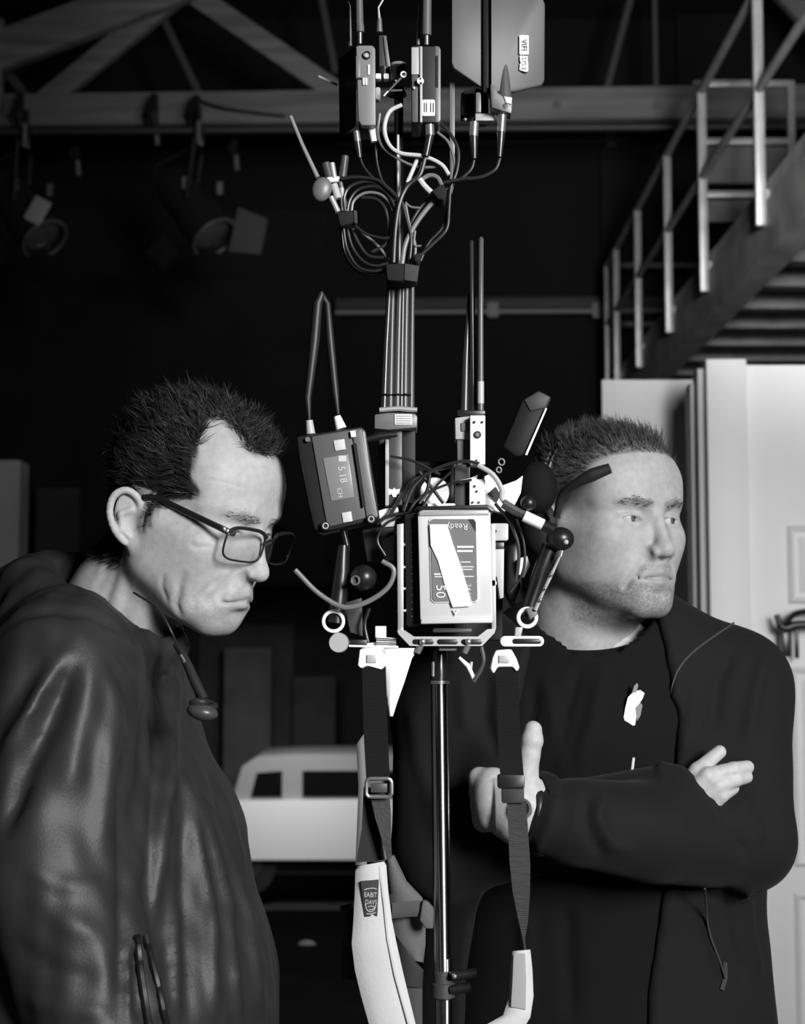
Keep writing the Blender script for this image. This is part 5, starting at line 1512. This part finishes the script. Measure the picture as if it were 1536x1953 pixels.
# flat panel antenna
pa = thing('panel_antenna', 940, 170, 1.60, 'grey folded flat panel antenna with a tapered rib and white stickers', 'antenna')
PG = mat('panel_grey', 0.075, rough=0.5)
plate([(862, -40, 1.602), (924, -40, 1.612), (924, 167, 1.612), (918, 166, 1.611), (866, 130, 1.603), (862, 120, 1.602)], 1.6, 0.006, 'panel', PG, pa, 0.0012)
plate([(937, -40, 1.60), (1030, -40, 1.62), (1036, -2, 1.621), (1040, 8, 1.621), (1039, 152, 1.621), (1034, 162, 1.62), (980, 175, 1.61), (937, 175, 1.60)], 1.6, 0.006, 'panel', PG, pa, 0.0012)
plate(rect(922, -40, 940, 176), 1.606, 0.02, 'spine', BLK, pa, 0.001)
g = Grid(A3(P(930, 225, 1.56)), A3(P(1000, 80, 1.63)), 0.0012)
g.cone(A3(P(963, 208, 1.606)), A3(P(962, 104, 1.611)), 0.0086, 0.003)
V_, F_ = g.mesh(); np_mesh('rib', V_, F_, PG, pa)
plate([(935, 160), (948, 164), (950, 176), (978, 196), (976, 217), (938, 205)], 1.598, 0.02, 'foot', GRY, pa, 0.0015)
plate([(962, 184), (977, 186), (976, 198), (966, 196)], 1.5965, 0.002, 'foot_mark', WHT, pa, 0)
plate(rrect(991, 67, 1009, 104, 2), 1.6085, 0.003, 'sticker', WHT, pa, 0)
s1 = pa.children[-1]
plate([(992, 106), (1007, 107), (1007, 117), (1008, 118), (1008, 136), (1003, 137), (991, 133), (992, 122), (994, 120), (992, 115)], 1.6085, 0.003, 'sticker', WHT, pa, 0)
s2 = pa.children[-1]
on_label('VIFI', 1000, 86, 15, -90, 'sticker_print', 1.608, s1, BLK)
on_label('SYS 2', 1000, 121, 11, -90, 'sticker_print', 1.608, s2, GRY)
# bracket with coax sockets under the panel
ab = thing('antenna_bracket', 920, 230, 1.62, 'small metal bracket with coax sockets under the panel antenna', 'bracket')
plate(rect(906, 168, 932, 226), 1.625, 0.03, 'block', BLKM, ab, 0.002)
plate(rect(907, 216, 943, 230), 1.615, 0.012, 'shelf', LGT, ab, 0.0008)
plate(rect(908, 176, 918, 214), 1.612, 0.005, 'lit_plate', GRY, ab, 0.0006)  # grey overlay puts light into the colour of the black block
plate([(886, 168), (914, 166), (914, 172), (886, 174)], 1.64, 0.01, 'wire_tab', WHT, ab, 0.0004)
plate(rect(880, 175, 905, 222), 1.66, 0.02, 'rear_block', BLK, ab, 0.002)
plate(rect(858, 157, 868, 342), 1.63, 0.006, 'upright_bar', GRY, ab, 0.0008)
ballp(888, 228, 1.63, 4, 'bracket_screw', SIL, ab)

# ---- coax plugs and cables
def cable(zpts, r, label, m=CAB, d=1.62, conv=Z, group='cables on the mast', plug=None, name='coax_cable'):
    pts = [conv(*p[:2]) + ((p[2],) if len(p) > 2 else (d,)) for p in zpts]
    ps = spline([P(*p) for p in pts], 7)
    if plug:
        o = empty(name, ps[0], label, 'cable', group)
        MB().tube(ps, r / F_PX * d, 8).build('lead', m, o)
        (a, b, ra, rb, pm), nut = plug
        tubep([conv(*a), conv(*b)], [ra, rb], 'boot', pm, o, d - 0.004, 12)
        if nut: tubep([conv(*nut[0]), conv(*nut[1])], nut[2], 'plug_nut', SIL, o, d - 0.005, 12)
        return o
    return MB().tube(ps, r / F_PX * d, 8).build(name, m, None, label=label, cat='cable', group=group)
cable([(430, 880), (455, 940), (505, 1000), (565, 1035), (645, 1105)], 3.0, 'black cable plugged under the dial transmitter, its outer lead', plug=(((418, 800), (432, 890), 8, 5, CAB), ((412, 740), (420, 800), 7)))
cable([(520, 800), (530, 920), (560, 1020), (620, 1080), (652, 1125)], 2.8, 'black cable with a white plug under the dial transmitter', plug=(((500, 715), (515, 800), 7.5, 7, WHT), None))
cable([(670, 590), (600, 630), (572, 720), (595, 810), (660, 862), (790, 880), (890, 925), (935, 985)], 4.2, 'thick pale cable looped round the mast top', CABW, 1.605)
cable([(545, 640), (537, 740), (560, 825), (640, 890), (760, 940), (900, 938)], 3.0, 'thin grey cable looping below the pale one', CABG, 1.612)
cable([(822, 740), (812, 830), (795, 910), (768, 990), (700, 1050), (655, 1150), (632, 1300), (622, 1480)], 4.6, 'thick black cable from the labelled transmitter down to the big cable wrap', CAB, 1.605, plug=(((828, 760), (805, 880), 8, 6.5, CAB), ((826, 705), (828, 765), 9)))
cable([(885, 690), (950, 765), (988, 850), (980, 960), (945, 1060), (935, 1180), (922, 1290), (850, 1370), (772, 1440)], 3.4, 'black cable sweeping round the outer side of the loops', CAB, 1.612)
cable([(870, 745), (930, 800), (962, 890), (965, 985), (945, 1090)], 3.0, 'grey cable inside the outer sweep', CABG, 1.616)
cable([(1080, 880), (1062, 950), (1005, 1005), (930, 1060), (880, 1100)], 3.2, 'black coax from the inner socket of the antenna bracket', CAB, 1.615, plug=(((1073, 760), (1078, 895), 9, 5, CAB), ((1078, 690), (1073, 770), 9)))
cable([(1225, 880), (1195, 955), (1110, 998), (1000, 1010), (900, 1030)], 3.6, 'black coax from the panel antenna foot', CAB, 1.605, plug=(((1228, 740), (1220, 885), 9, 5, CAB), ((1235, 650), (1228, 745), 8.5)))
cable([(875, 1105), (800, 1190), (740, 1275), (690, 1375), (670, 1490)], 5.0, 'thick grey cable slanting from the small wrap to the big cable wrap', CABG, 1.61)
cable([(845, 1095), (770, 1175), (715, 1275), (690, 1360)], 3.6, 'black cable beside the slanting grey one', CAB, 1.617)
cable([(775, 1015), (825, 988), (870, 1000), (895, 1045)], 4.6, 'short thick grey hump of cable above the small wrap', CABG, 1.605)
cable([(770, 1010), (795, 1045), (835, 1085)], 6.0, 'pale short cable end tucked into the small wrap', CABW, 1.602)
cable([(690, 1140), (720, 1165), (775, 1172)], 2.4, 'thin cable end poking out right of the mast', CABG, 1.615)
cable([(648, 760), (648, 900), (650, 1110)], 2.6, 'pale thin line imitating a highlight straight down the mast', CABW, 1.63)  # pale tube stands in for the highlight on the black mast tube
cable([(760, 890), (730, 960), (700, 1030)], 4.2, 'pale strap end hanging across the mast', CABW, 1.612)
cable([(690, 1150), (715, 1280), (745, 1380), (740, 1480)], 3.0, 'grey cable down the front of the mast', CABG, 1.612)
cable([(668, 1130), (700, 1250), (722, 1350), (712, 1480)], 3.2, 'black cable down the front of the mast', CAB, 1.608)
cable([(745, 1300), (740, 1380), (780, 1385)], 2.2, 'tiny curled cable tail right of the mast', CABG, 1.61)
cable([(930, 1180), (900, 1280), (820, 1370), (775, 1470)], 3.0, 'black cable inside the long sweep to the big wrap', CAB, 1.618)
LOOPS = [
    [(330, 1005), (420, 998), (530, 1015), (600, 1070), (652, 1122)], [(362, 1190), (380, 1120), (430, 1065), (520, 1050), (590, 1090), (640, 1190)],
    [(385, 1190), (400, 1130), (460, 1088), (540, 1092), (600, 1140), (625, 1205)], [(440, 1112), (520, 1120), (572, 1170), (592, 1260), (580, 1370), (500, 1420)],
    [(340, 1280), (360, 1400), (420, 1500), (500, 1527), (580, 1515)], [(360, 1280), (390, 1390), (450, 1470), (520, 1497), (595, 1482)],
    [(385, 1275), (420, 1360), (480, 1440), (570, 1452)], [(405, 1275), (470, 1330), (540, 1390), (592, 1462)], [(415, 1280), (470, 1318), (560, 1342), (600, 1338)],
    [(350, 1190), (345, 1110), (380, 1050), (470, 1022), (560, 1050), (630, 1130)], [(330, 1285), (345, 1420), (400, 1510), (480, 1545), (575, 1530)]]
LNAMES = ['topmost cable of the coil, running flat from the plugs to the mast', 'outer upper arc of the coiled cables above the side wrap', 'grey inner upper arc of the coiled cables', 'inner loop of the coil closing on the mast side',
          'second lowest arc of the coiled cables below the side wrap', 'third lowest arc of the coiled cables below the side wrap', 'fourth lowest arc of the coiled cables below the side wrap', 'grey cable cutting straight from the side wrap to the big wrap',
          'short flat cable from the side wrap towards the mast', 'highest full arc of the coiled cables above the side wrap', 'lowest arc of the coiled cables below the side wrap']
for i, L in enumerate(LOOPS):
    cable(L, 3.0 if i % 3 else 3.5, LNAMES[i], CABG if i in (2, 7) else CAB, 1.606 + 0.004 * (i % 4), group='coiled cables at the side wrap')
# small whip with disc at the far left of the tower
wd = thing('stick_antenna', 615, 360, 1.61, 'slanting stick antenna with a grey disc at the side wrap', 'antenna')
tubep([Z(42, 655), Z(110, 820), Z(195, 1000)], [4, 4.2, 5], 'stick', mat('stick_grey', 0.22, rough=0.35), wd, 1.61, 10)
MB().ball(P(614, 361, 1.605), 0.0105, 12, (1, 0.6, 1.25), Matrix.Rotation(math.radians(15), 3, 'Y')).build('disc', GRY, wd)
for a, b, r, mm in (((240, 920), (262, 1000), 9, DGRY), ((275, 920), (290, 1010), 6, SILM), ((350, 880), (335, 1000), 8, DGRY), ((250, 1015), (320, 1010), 6, WHT), ((285, 1040), (310, 1120), 8, LGT), ((270, 1110), (310, 1195), 6, SILM), ((320, 1010), (360, 1190), 4, CABG), ((330, 1060), (345, 1190), 5, SILM)):
    tubep([Z(*a), Z(*b)], r, 'coax_plug', mm, wd, 1.612, 12)
tubep([Z(200, 430), Z(305, 478)], 2.2, 'thin_whip', LGT, wd, 1.66, 6)
# hook-and-loop wraps
VEL = mat('wrap_black', 0.010, rough=0.9, bump=0.4, scale=1500)
VELG = mat('wrap_grey', 0.05, rough=0.9, bump=0.4, scale=1500)
def wrap(pts, label, extra=None):
    o = thing('cable_wrap', sum(p[0] for p in pts) / len(pts), max(p[1] for p in pts), 1.60, label, 'cable wrap', 'cable wraps')
    plate(pts, 1.594, 0.035, 'band', VEL, o, 0.003)
    if extra: plate(extra, 1.5925, 0.006, 'fold', VELG, o, 0.001)
wrap([(735, 503), (772, 501), (797, 505), (797, 532), (770, 537), (738, 535)], 'black cable wrap with a grey fold gathering all cables on the mast', [(772, 502), (800, 507), (796, 538), (771, 534)])
wrap([(642, 404), (678, 399), (681, 424), (648, 432)], 'black cable wrap round the coiled loops left of the mast', [(674, 400), (681, 401), (682, 426), (676, 426)])
wrap([(822, 364), (845, 348), (854, 364), (848, 382), (836, 380)], 'small black cable wrap right of the mast')
wrap([(789, 484), (805, 480), (800, 498), (790, 500)], 'tiny black wrap at the cable tail above the big wrap')
# cables over the camera and handles
Pl = lambda x, y: (x, y)
cable([(912, 887), (940, 905), (957, 932), (960, 954), (993, 977)], 5.0, 'thick grey cable arching from the white block to the white coupler', LGT, 1.605, Pl, 'cables on the camera')
cable([(563, 1087), (608, 1132), (657, 1158), (702, 1147), (740, 1120), (751, 1087), (729, 1070)], 5.0, 'grey cable sagging under the rosette knob', CABG, 1.585, Pl, 'cables on the camera')
cable([(960, 960), (985, 975), (1010, 985)], 9, 'dark sleeve joining the grey cable to the white coupler', DGRY, 1.602, Pl, 'cables on the camera')
TNAMES = ['highest black cable arching over the camera to the white block', 'second black cable arching over the camera', 'short black cable crossing the white dome from its upper edge', 'short black cable crossing the white dome the other way',
          'black cable arching over the battery top to the block side', 'black cable lying on the battery top corner', 'black cable down the near edge of the white dome', 'black cable loop beside the grey side module',
          'outer black cable curving down beside the hinge block', 'inner black cable curving down beside the hinge block', 'short black cable in front of the side plate', 'black cable from the mast foot over the white dome']
for i, L in enumerate(([(770, 975), (790, 925), (830, 895), (880, 880), (915, 884)], [(775, 985), (800, 950), (850, 925), (900, 915)], [(800, 900), (820, 925), (846, 960)], [(860, 900), (830, 930), (806, 968)],
                       [(740, 990), (770, 940), (800, 905), (860, 890)], [(720, 1000), (740, 985), (780, 978)], [(820, 905), (815, 935), (800, 960)], [(735, 1060), (720, 1030), (735, 1000), (765, 985)], [(945, 960), (975, 1000), (990, 1050), (985, 1110)],
                       [(985, 990), (1000, 1040), (998, 1090), (975, 1130)], [(705, 1160), (696, 1190), (702, 1225)], [(745, 870), (790, 880), (840, 905)])):
    cable(L, 2.6 if i % 2 else 3.4, TNAMES[i], CAB, 1.612 + 0.003 * (i % 5), Pl, 'cable tangle round the camera')
cable([(918, 1234), (922, 1266), (903, 1300)], 5, 'short black cable loop under the base plate', DGRY, 1.60, Pl, 'cables on the camera')
# ------------------------------------------------------------------ straps, harness and worn things
WEB = mat('webbing', 0.009, spec=0.15, rough=0.9, bump=0.6, scale=260, stretch=(0.2, 1, 3))
PAD = mat('pad_white', 0.50, rough=0.8, bump=0.15, scale=300, var=0.05, vscale=20)
def ribbon(st, t, name, m, parent, bulge=0.0, n=7, **kw):
    """stations (xl,yl,xr,yr,d) across the strap, thickness t, outward bulge"""
    vs, fs = [], []
    for (xl, yl, xr, yr, d) in st:
        for j in range(n):
            u = j / (n - 1); dd = d - bulge * math.sin(math.pi * u) ** 0.6
            vs.append(P(xl + (xr - xl) * u, yl + (yr - yl) * u, dd))
        for j in range(n):
            u = 1 - j / (n - 1)
            vs.append(P(xl + (xr - xl) * u, yl + (yr - yl) * u, d + t))
    k = 2 * n
    for i in range(len(st) - 1):
        for j in range(k): fs.append((i * k + j, i * k + (j + 1) % k, (i + 1) * k + (j + 1) % k, (i + 1) * k + j))
    fs.append(tuple(range(k))); fs.append(tuple(range((len(st) - 1) * k, len(st) * k)))
    return MB().add(vs, fs).build(name, m, parent, **kw)
def dense(st, n=5):
    out = []
    a = np.array(st, float)
    for i in range(len(a) - 1):
        for k in range(n): out.append(tuple(a[i] + (a[i + 1] - a[i]) * k / n))
    return out + [tuple(a[-1])]
# left strap
sL = thing('shoulder_strap', 715, 1240, 1.58, 'hanging strap with a metal buckle and white padded end with a dark badge', 'strap', 'straps hanging from the rig')
plate([(686, 1238), (722, 1232), (733, 1244), (736, 1270), (728, 1278), (700, 1270), (690, 1276), (682, 1270), (684, 1256)], 1.585, 0.014, 'clip', WHT, sL, 0.002)
plate(rect(700, 1249, 718, 1264), 1.583, 0.003, 'clip_slot', LGT, sL, 0.0005)
ribbon(dense([(691, 1270, 736, 1272, 1.588), (692, 1330, 738, 1330, 1.592), (694, 1400, 740, 1402, 1.594), (699, 1490, 744, 1488, 1.59)]), 0.003, 'webbing', WEB, sL)
ribbon(dense([(706, 1515, 743, 1512, 1.592), (716, 1560, 746, 1556, 1.59), (728, 1600, 746, 1600, 1.588), (738, 1640, 748, 1636, 1.588)]), 0.003, 'webbing_tail', mat('webbing_light', 0.03, rough=0.7, bump=0.5, scale=260), sL)
ribbon(dense([(694, 1500, 730, 1505, 1.605), (690, 1580, 726, 1580, 1.606), (680, 1645, 735, 1640, 1.604)]), 0.003, 'webbing_back', mat('webbing_dark', 0.010, rough=0.8), sL)
fr = rrect(699, 1485, 747, 1520, 8)
m = MB(); pts = [P(x, y, 1.584) for x, y in fr]
m.tube(pts + [pts[0], pts[1]], 0.0019, 8, caps=False); m.build('buckle', SIL, sL)
plate(rect(707, 1494, 739, 1512), 1.586, 0.004, 'buckle_bar', DGRY, sL, 0.001)
pd = ribbon(dense([(682, 1652, 733, 1643, 1.584), (678, 1662, 737, 1650, 1.582), (677, 1700, 741, 1700, 1.581), (674, 1760, 748, 1756, 1.579), (671, 1800, 757, 1800, 1.578), (677, 1850, 768, 1850, 1.577), (689, 1900, 780, 1900, 1.576), (704, 1953, 793, 1953, 1.575), (726, 2040, 815, 2040, 1.575)]), 0.010, 'shoulder_pad', PAD, sL, 0.006, 9)
ribbon(dense([(722, 1652, 726, 1651, 1.577), (731, 1720, 735, 1720, 1.574), (738, 1790, 742, 1790, 1.572), (752, 1860, 756, 1860, 1.570), (778, 1953, 782, 1953, 1.568)]), 0.002, 'seam', PAD, pd)
plate([(688, 1681), (723, 1678), (720, 1748), (695, 1749)], 1.5735, 0.003, 'badge', mat('badge_dark', 0.03, rough=0.8), sL, 0.0004)
bd = sL.children[-1]
BW = mat('badge_thread', 0.5, rough=0.8)
on_label('EABIT', 707, 1707, 13, -2, 'badge_print', 1.5728, bd, BW, 0.72)
on_label('DAVS', 708, 1721, 12, -2, 'badge_print', 1.5728, bd, BW, 0.75)
for arc in ([(695, 1697), (702, 1695), (712, 1694), (719, 1696)], [(697, 1724), (700, 1735), (707, 1739), (714, 1735), (717, 1726)], [(702, 1730), (708, 1728), (714, 1730), (712, 1734), (704, 1735)], [(699, 1743), (708, 1743), (717, 1740)]):
    MB().tube(spline(PL(arc, 1.5728), 4), 0.0005, 5).build('badge_line', BW, bd)
# right strap
sR = thing('shoulder_strap', 965, 1240, 1.58, 'hanging strap with a black buckle that twists down to a pale pad', 'strap', 'straps hanging from the rig')
plate([(946, 1240), (976, 1238), (986, 1256), (992, 1274), (986, 1282), (978, 1272), (950, 1272), (942, 1286), (935, 1276), (940, 1254)], 1.585, 0.014, 'clip', WHT, sR, 0.002)
plate(rect(952, 1250, 972, 1264), 1.583, 0.003, 'clip_slot', LGT, sR, 0.0005)
ribbon(dense([(945, 1272, 988, 1272, 1.588), (948, 1340, 990, 1338, 1.592), (951, 1420, 994, 1416, 1.594), (955, 1490, 1000, 1486, 1.59)]), 0.003, 'webbing', WEB, sR)
plate(rrect(950, 1478, 1001, 1504, 4), 1.582, 0.012, 'buckle', BLK, sR, 0.002)
plate(rrect(958, 1502, 1000, 1532, 3), 1.584, 0.010, 'buckle_base', BLKM, sR, 0.002)
ribbon(dense([(967, 1530, 1004, 1530, 1.588), (970, 1590, 1008, 1590, 1.588), (972, 1640, 1012, 1650, 1.586), (978, 1700, 1011, 1710, 1.585), (988, 1750, 1007, 1760, 1.585), (996, 1785, 1002, 1790, 1.585), (1001, 1815, 1005, 1814, 1.586)]), 0.003, 'webbing_lower', mat('webbing_mid', 0.022, rough=0.7, bump=0.6, scale=260, stretch=(0.2, 1, 3)), sR)
ribbon(dense([(978, 1814, 1012, 1811, 1.586), (974, 1850, 1016, 1850, 1.585), (972, 1900, 1018, 1900, 1.584), (960, 1936, 1012, 1940, 1.583), (930, 1953, 1000, 1960, 1.582), (900, 1985, 960, 2010, 1.582)]), 0.010, 'shoulder_pad', PAD, sR, 0.005, 9)
ribbon(dense([(980, 1820, 1002, 1818, 1.5795), (978, 1870, 1004, 1870, 1.578), (975, 1920, 1003, 1925, 1.577)]), 0.002, 'pad_lining', mat('pad_grey', 0.30, rough=0.8), sR, 0.0005)
# white cloth hanging behind the left clip
ribbon(dense([(733, 1236, 798, 1236, 1.602), (735, 1260, 786, 1256, 1.602), (737, 1300, 772, 1300, 1.602), (738, 1340, 758, 1340, 1.602), (742, 1366, 750, 1366, 1.602)]), 0.003, 'white_cloth', mat('cloth_white', 0.92, rough=0.8), None, 0.004,
       label='bright white cloth corner hanging below the camera beside the strap', cat='cloth')
# grey harness behind the strap
HG = mat('harness_grey', 0.10, rough=0.8, bump=0.2, scale=300)
hs = thing('body_harness', 745, 1760, 1.63, 'grey padded body harness hanging behind the white pad', 'harness')
ribbon(dense([(735, 1640, 752, 1630, 1.66), (740, 1690, 776, 1680, 1.66), (745, 1720, 806, 1712, 1.66), (748, 1770, 812, 1762, 1.662), (752, 1800, 812, 1800, 1.664), (782, 1830, 808, 1836, 1.666)]), 0.01, 'hip_pad', HG, hs, 0.008)
ribbon(dense([(748, 1722, 748, 1752, 1.645), (790, 1718, 790, 1748, 1.64), (812, 1718, 812, 1752, 1.638)]), 0.006, 'belt', mat('belt_grey', 0.075, rough=0.8), hs, 0.002)
plate([(806, 1718), (816, 1720), (828, 1734), (827, 1772), (812, 1772), (800, 1756)], 1.632, 0.012, 'belt_loop', HG, hs, 0.002)
ribbon(dense([(752, 1780, 790, 1830, 1.658), (756, 1840, 808, 1850, 1.660), (762, 1880, 806, 1884, 1.662)]), 0.01, 'lower_pad', mat('harness_dark', 0.02, rough=0.8), hs, 0.006)
ribbon(dense([(766, 1880, 806, 1884, 1.664), (778, 1953, 806, 1953, 1.664), (790, 2050, 812, 2050, 1.664)]), 0.006, 'leg_strap', mat('harness_strap', 0.045, rough=0.8), hs, 0.003)
ribbon(dense([(648, 1728, 672, 1722, 1.64), (652, 1760, 680, 1750, 1.64), (656, 1800, 676, 1800, 1.64)]), 0.012, 'side_tab', mat('harness_tab', 0.03, rough=0.8), hs, 0.006)
ribbon(dense([(652, 1790, 690, 1780, 1.645), (650, 1830, 690, 1830, 1.645), (652, 1866, 694, 1870, 1.645)]), 0.012, 'side_pocket', MATS['harness_dark'], hs, 0.006)
ribbon(dense([(680, 1420, 694, 1400, 1.66), (682, 1470, 698, 1470, 1.66), (684, 1500, 704, 1510, 1.66), (680, 1600, 700, 1600, 1.66), (678, 1650, 700, 1650, 1.66)]), 0.006, 'rear_strap', mat('rear_strap', 0.16, rough=0.8), hs, 0.002)

# ---- eyeglasses on the bowed man (built in the space of his head)
GL = mat('glasses_frame', 0.012, rough=0.3, spec=0.6)
def hl(p): return Vector(HL.w(np.array(p)))
gl = empty('eyeglasses', hl((0, -0.10, -0.008)), 'black-rimmed eyeglasses worn low by the bowed man', 'eyeglasses')
LENS = bpy.data.materials.new('lens_glass'); LENS.use_nodes = True
_nt = LENS.node_tree; _nt.nodes.remove(_nt.nodes['Principled BSDF'])
_t = _nt.nodes.new('ShaderNodeBsdfTransparent'); _t.inputs[0].default_value = (0.93, 0.93, 0.93, 1)
_g = _nt.nodes.new('ShaderNodeBsdfGlossy'); _g.inputs['Roughness'].default_value = 0.08
_f = _nt.nodes.new('ShaderNodeFresnel'); _f.inputs[0].default_value = 1.45
_x = _nt.nodes.new('ShaderNodeMixShader')
_nt.links.new(_f.outputs[0], _x.inputs[0]); _nt.links.new(_t.outputs[0], _x.inputs[1]); _nt.links.new(_g.outputs[0], _x.inputs[2])
_nt.links.new(_x.outputs[0], _nt.nodes['Material Output'].inputs[0])
for s in (-1, 1):
    rim = []
    for i in range(28):
        a = 2 * math.pi * i / 28
        cx, cz = math.copysign(abs(math.cos(a)) ** 0.55, math.cos(a)), math.copysign(abs(math.sin(a)) ** 0.55, math.sin(a))
        x = 0.0360 + 0.0285 * cx
        rim.append((s * x, -0.106 + 0.20 * (x - 0.008) + 0.0, -0.012 + 0.0175 * cz))
    ps = [hl(p) for p in rim]
    MB().tube(ps + [ps[0], ps[1]], 0.0011, 8, caps=False).build('rim', GL, gl)
    top = [hl((p[0], p[1] - 0.001, p[2] + 0.001)) for p in rim[2:13]]
    MB().tube(top, 0.0019, 8).build('brow_bar', GL, gl)
    c = hl((s * 0.036, -0.1015, -0.012))
    mm = MB(); mm.add([c] + ps, [(0, i + 1, (i + 1) % 28 + 1) for i in range(28)]); 
    lens = mm.build('lens', LENS, gl)
    hin = rim[1]
    arm = [hl((s * 0.064, -0.095, 0.000)), hl((s * 0.070, -0.086, 0.002)), hl((s * 0.0745, -0.050, 0.006)), hl((s * 0.078, -0.005, 0.010)), hl((s * 0.0805, 0.012, 0.006))]
    MB().tube(spline(arm, 6), 0.0019, 8, flat=((0, 0, 1), 1.7)).build('temple', GL, gl)
MB().tube(spline([hl((-0.009, -0.106, -0.006)), hl((0, -0.110, -0.001)), hl((0.009, -0.106, -0.006))], 5), 0.0014, 8).build('bridge', GL, gl)

# ---- communications headset of the crossed-arm man
hd = empty('headset', P(1060, 1000, 1.84), 'black headset with a temple pad and thin wire band on the crossed-arm man', 'headset')
tubep([(1062, 985, 1.83), (1072, 945, 1.815), (1100, 922, 1.80), (1130, 906, 1.79), (1164, 893, 1.783)], [7, 7, 9, 13, 10], 'temple_pad', BLKM, hd, 1.8, 14, 6)
def hr(p): return Vector(HR.w(np.array(p)))
for dy in (0.018, 0.028):
    ps = [hr((0.086 * math.cos(a), dy + 0.006 * math.sin(a), 0.008 + 0.112 * math.sin(a))) for a in np.linspace(0.0, math.pi, 30)]
    MB().tube(ps, 0.0013, 6).build('wire_band', SILM, hd)
c = hr((-0.094, 0.02, -0.012))
MB().ball(c, 0.030, 12, (0.6, 1, 1.1), Matrix.Rotation(math.radians(34), 3, 'Z')).build('ear_cup', BLKM, hd)

# ---- wristwatch
wt = empty('wristwatch', P(1012, 1550, 1.74), 'dark wristwatch with a shiny case at the crossed-arm man\'s cuff', 'wristwatch')
ax = Vector((E_R - W_R)).normalized()
cw = Vector(W_R) - ax * 0.003
MB().ring(cw, ax, 0.0335, 0.0028, 32, 8, 2.6).build('strap', BLK, wt)
fv = Vector((-0.25, -0.95, 0.2)).normalized()
MB().cyl(cw + fv * 0.032, cw + fv * 0.039, 0.012, n=20).build('case', SIL, wt)
MB().cyl(cw + fv * 0.039, cw + fv * 0.0395, 0.0095, n=20).build('dial', BLK, wt)

# ---- throat cord with toggle on the nylon jacket
tg = empty('cord_toggle', P(388, 1350, 1.55), 'dark cord with a rounded toggle hanging at the nylon jacket collar', 'cord')
tubep([(335, 1230, 1.60), (352, 1255, 1.585), (372, 1300, 1.57), (390, 1335, 1.56)], [5, 8, 10, 9], 'cord_sleeve', BLKM, tg, 1.57, 10, 4)
tubep([(345, 1250, 1.57), (352, 1262, 1.565)], 3, 'cord_pin', SIL, tg, 1.57)
MB().ball(P(386, 1358, 1.545), 0.0155, 12, (1, 0.8, 0.55), Matrix.Rotation(math.radians(12), 3, 'Y')).build('toggle', mat('toggle_grey', 0.05, rough=0.35), tg)
MB().ring(P(388, 1344, 1.55), (0.2, -0.2, 1), 0.011, 0.0035, 24, 8).build('toggle_collar', BLKM, tg)
tubep([(255, 1130, 1.585), (300, 1160, 1.575), (325, 1200, 1.57), (340, 1235, 1.575)], 2.2, 'neck_cord', BLK, tg, 1.57, 8, 6)
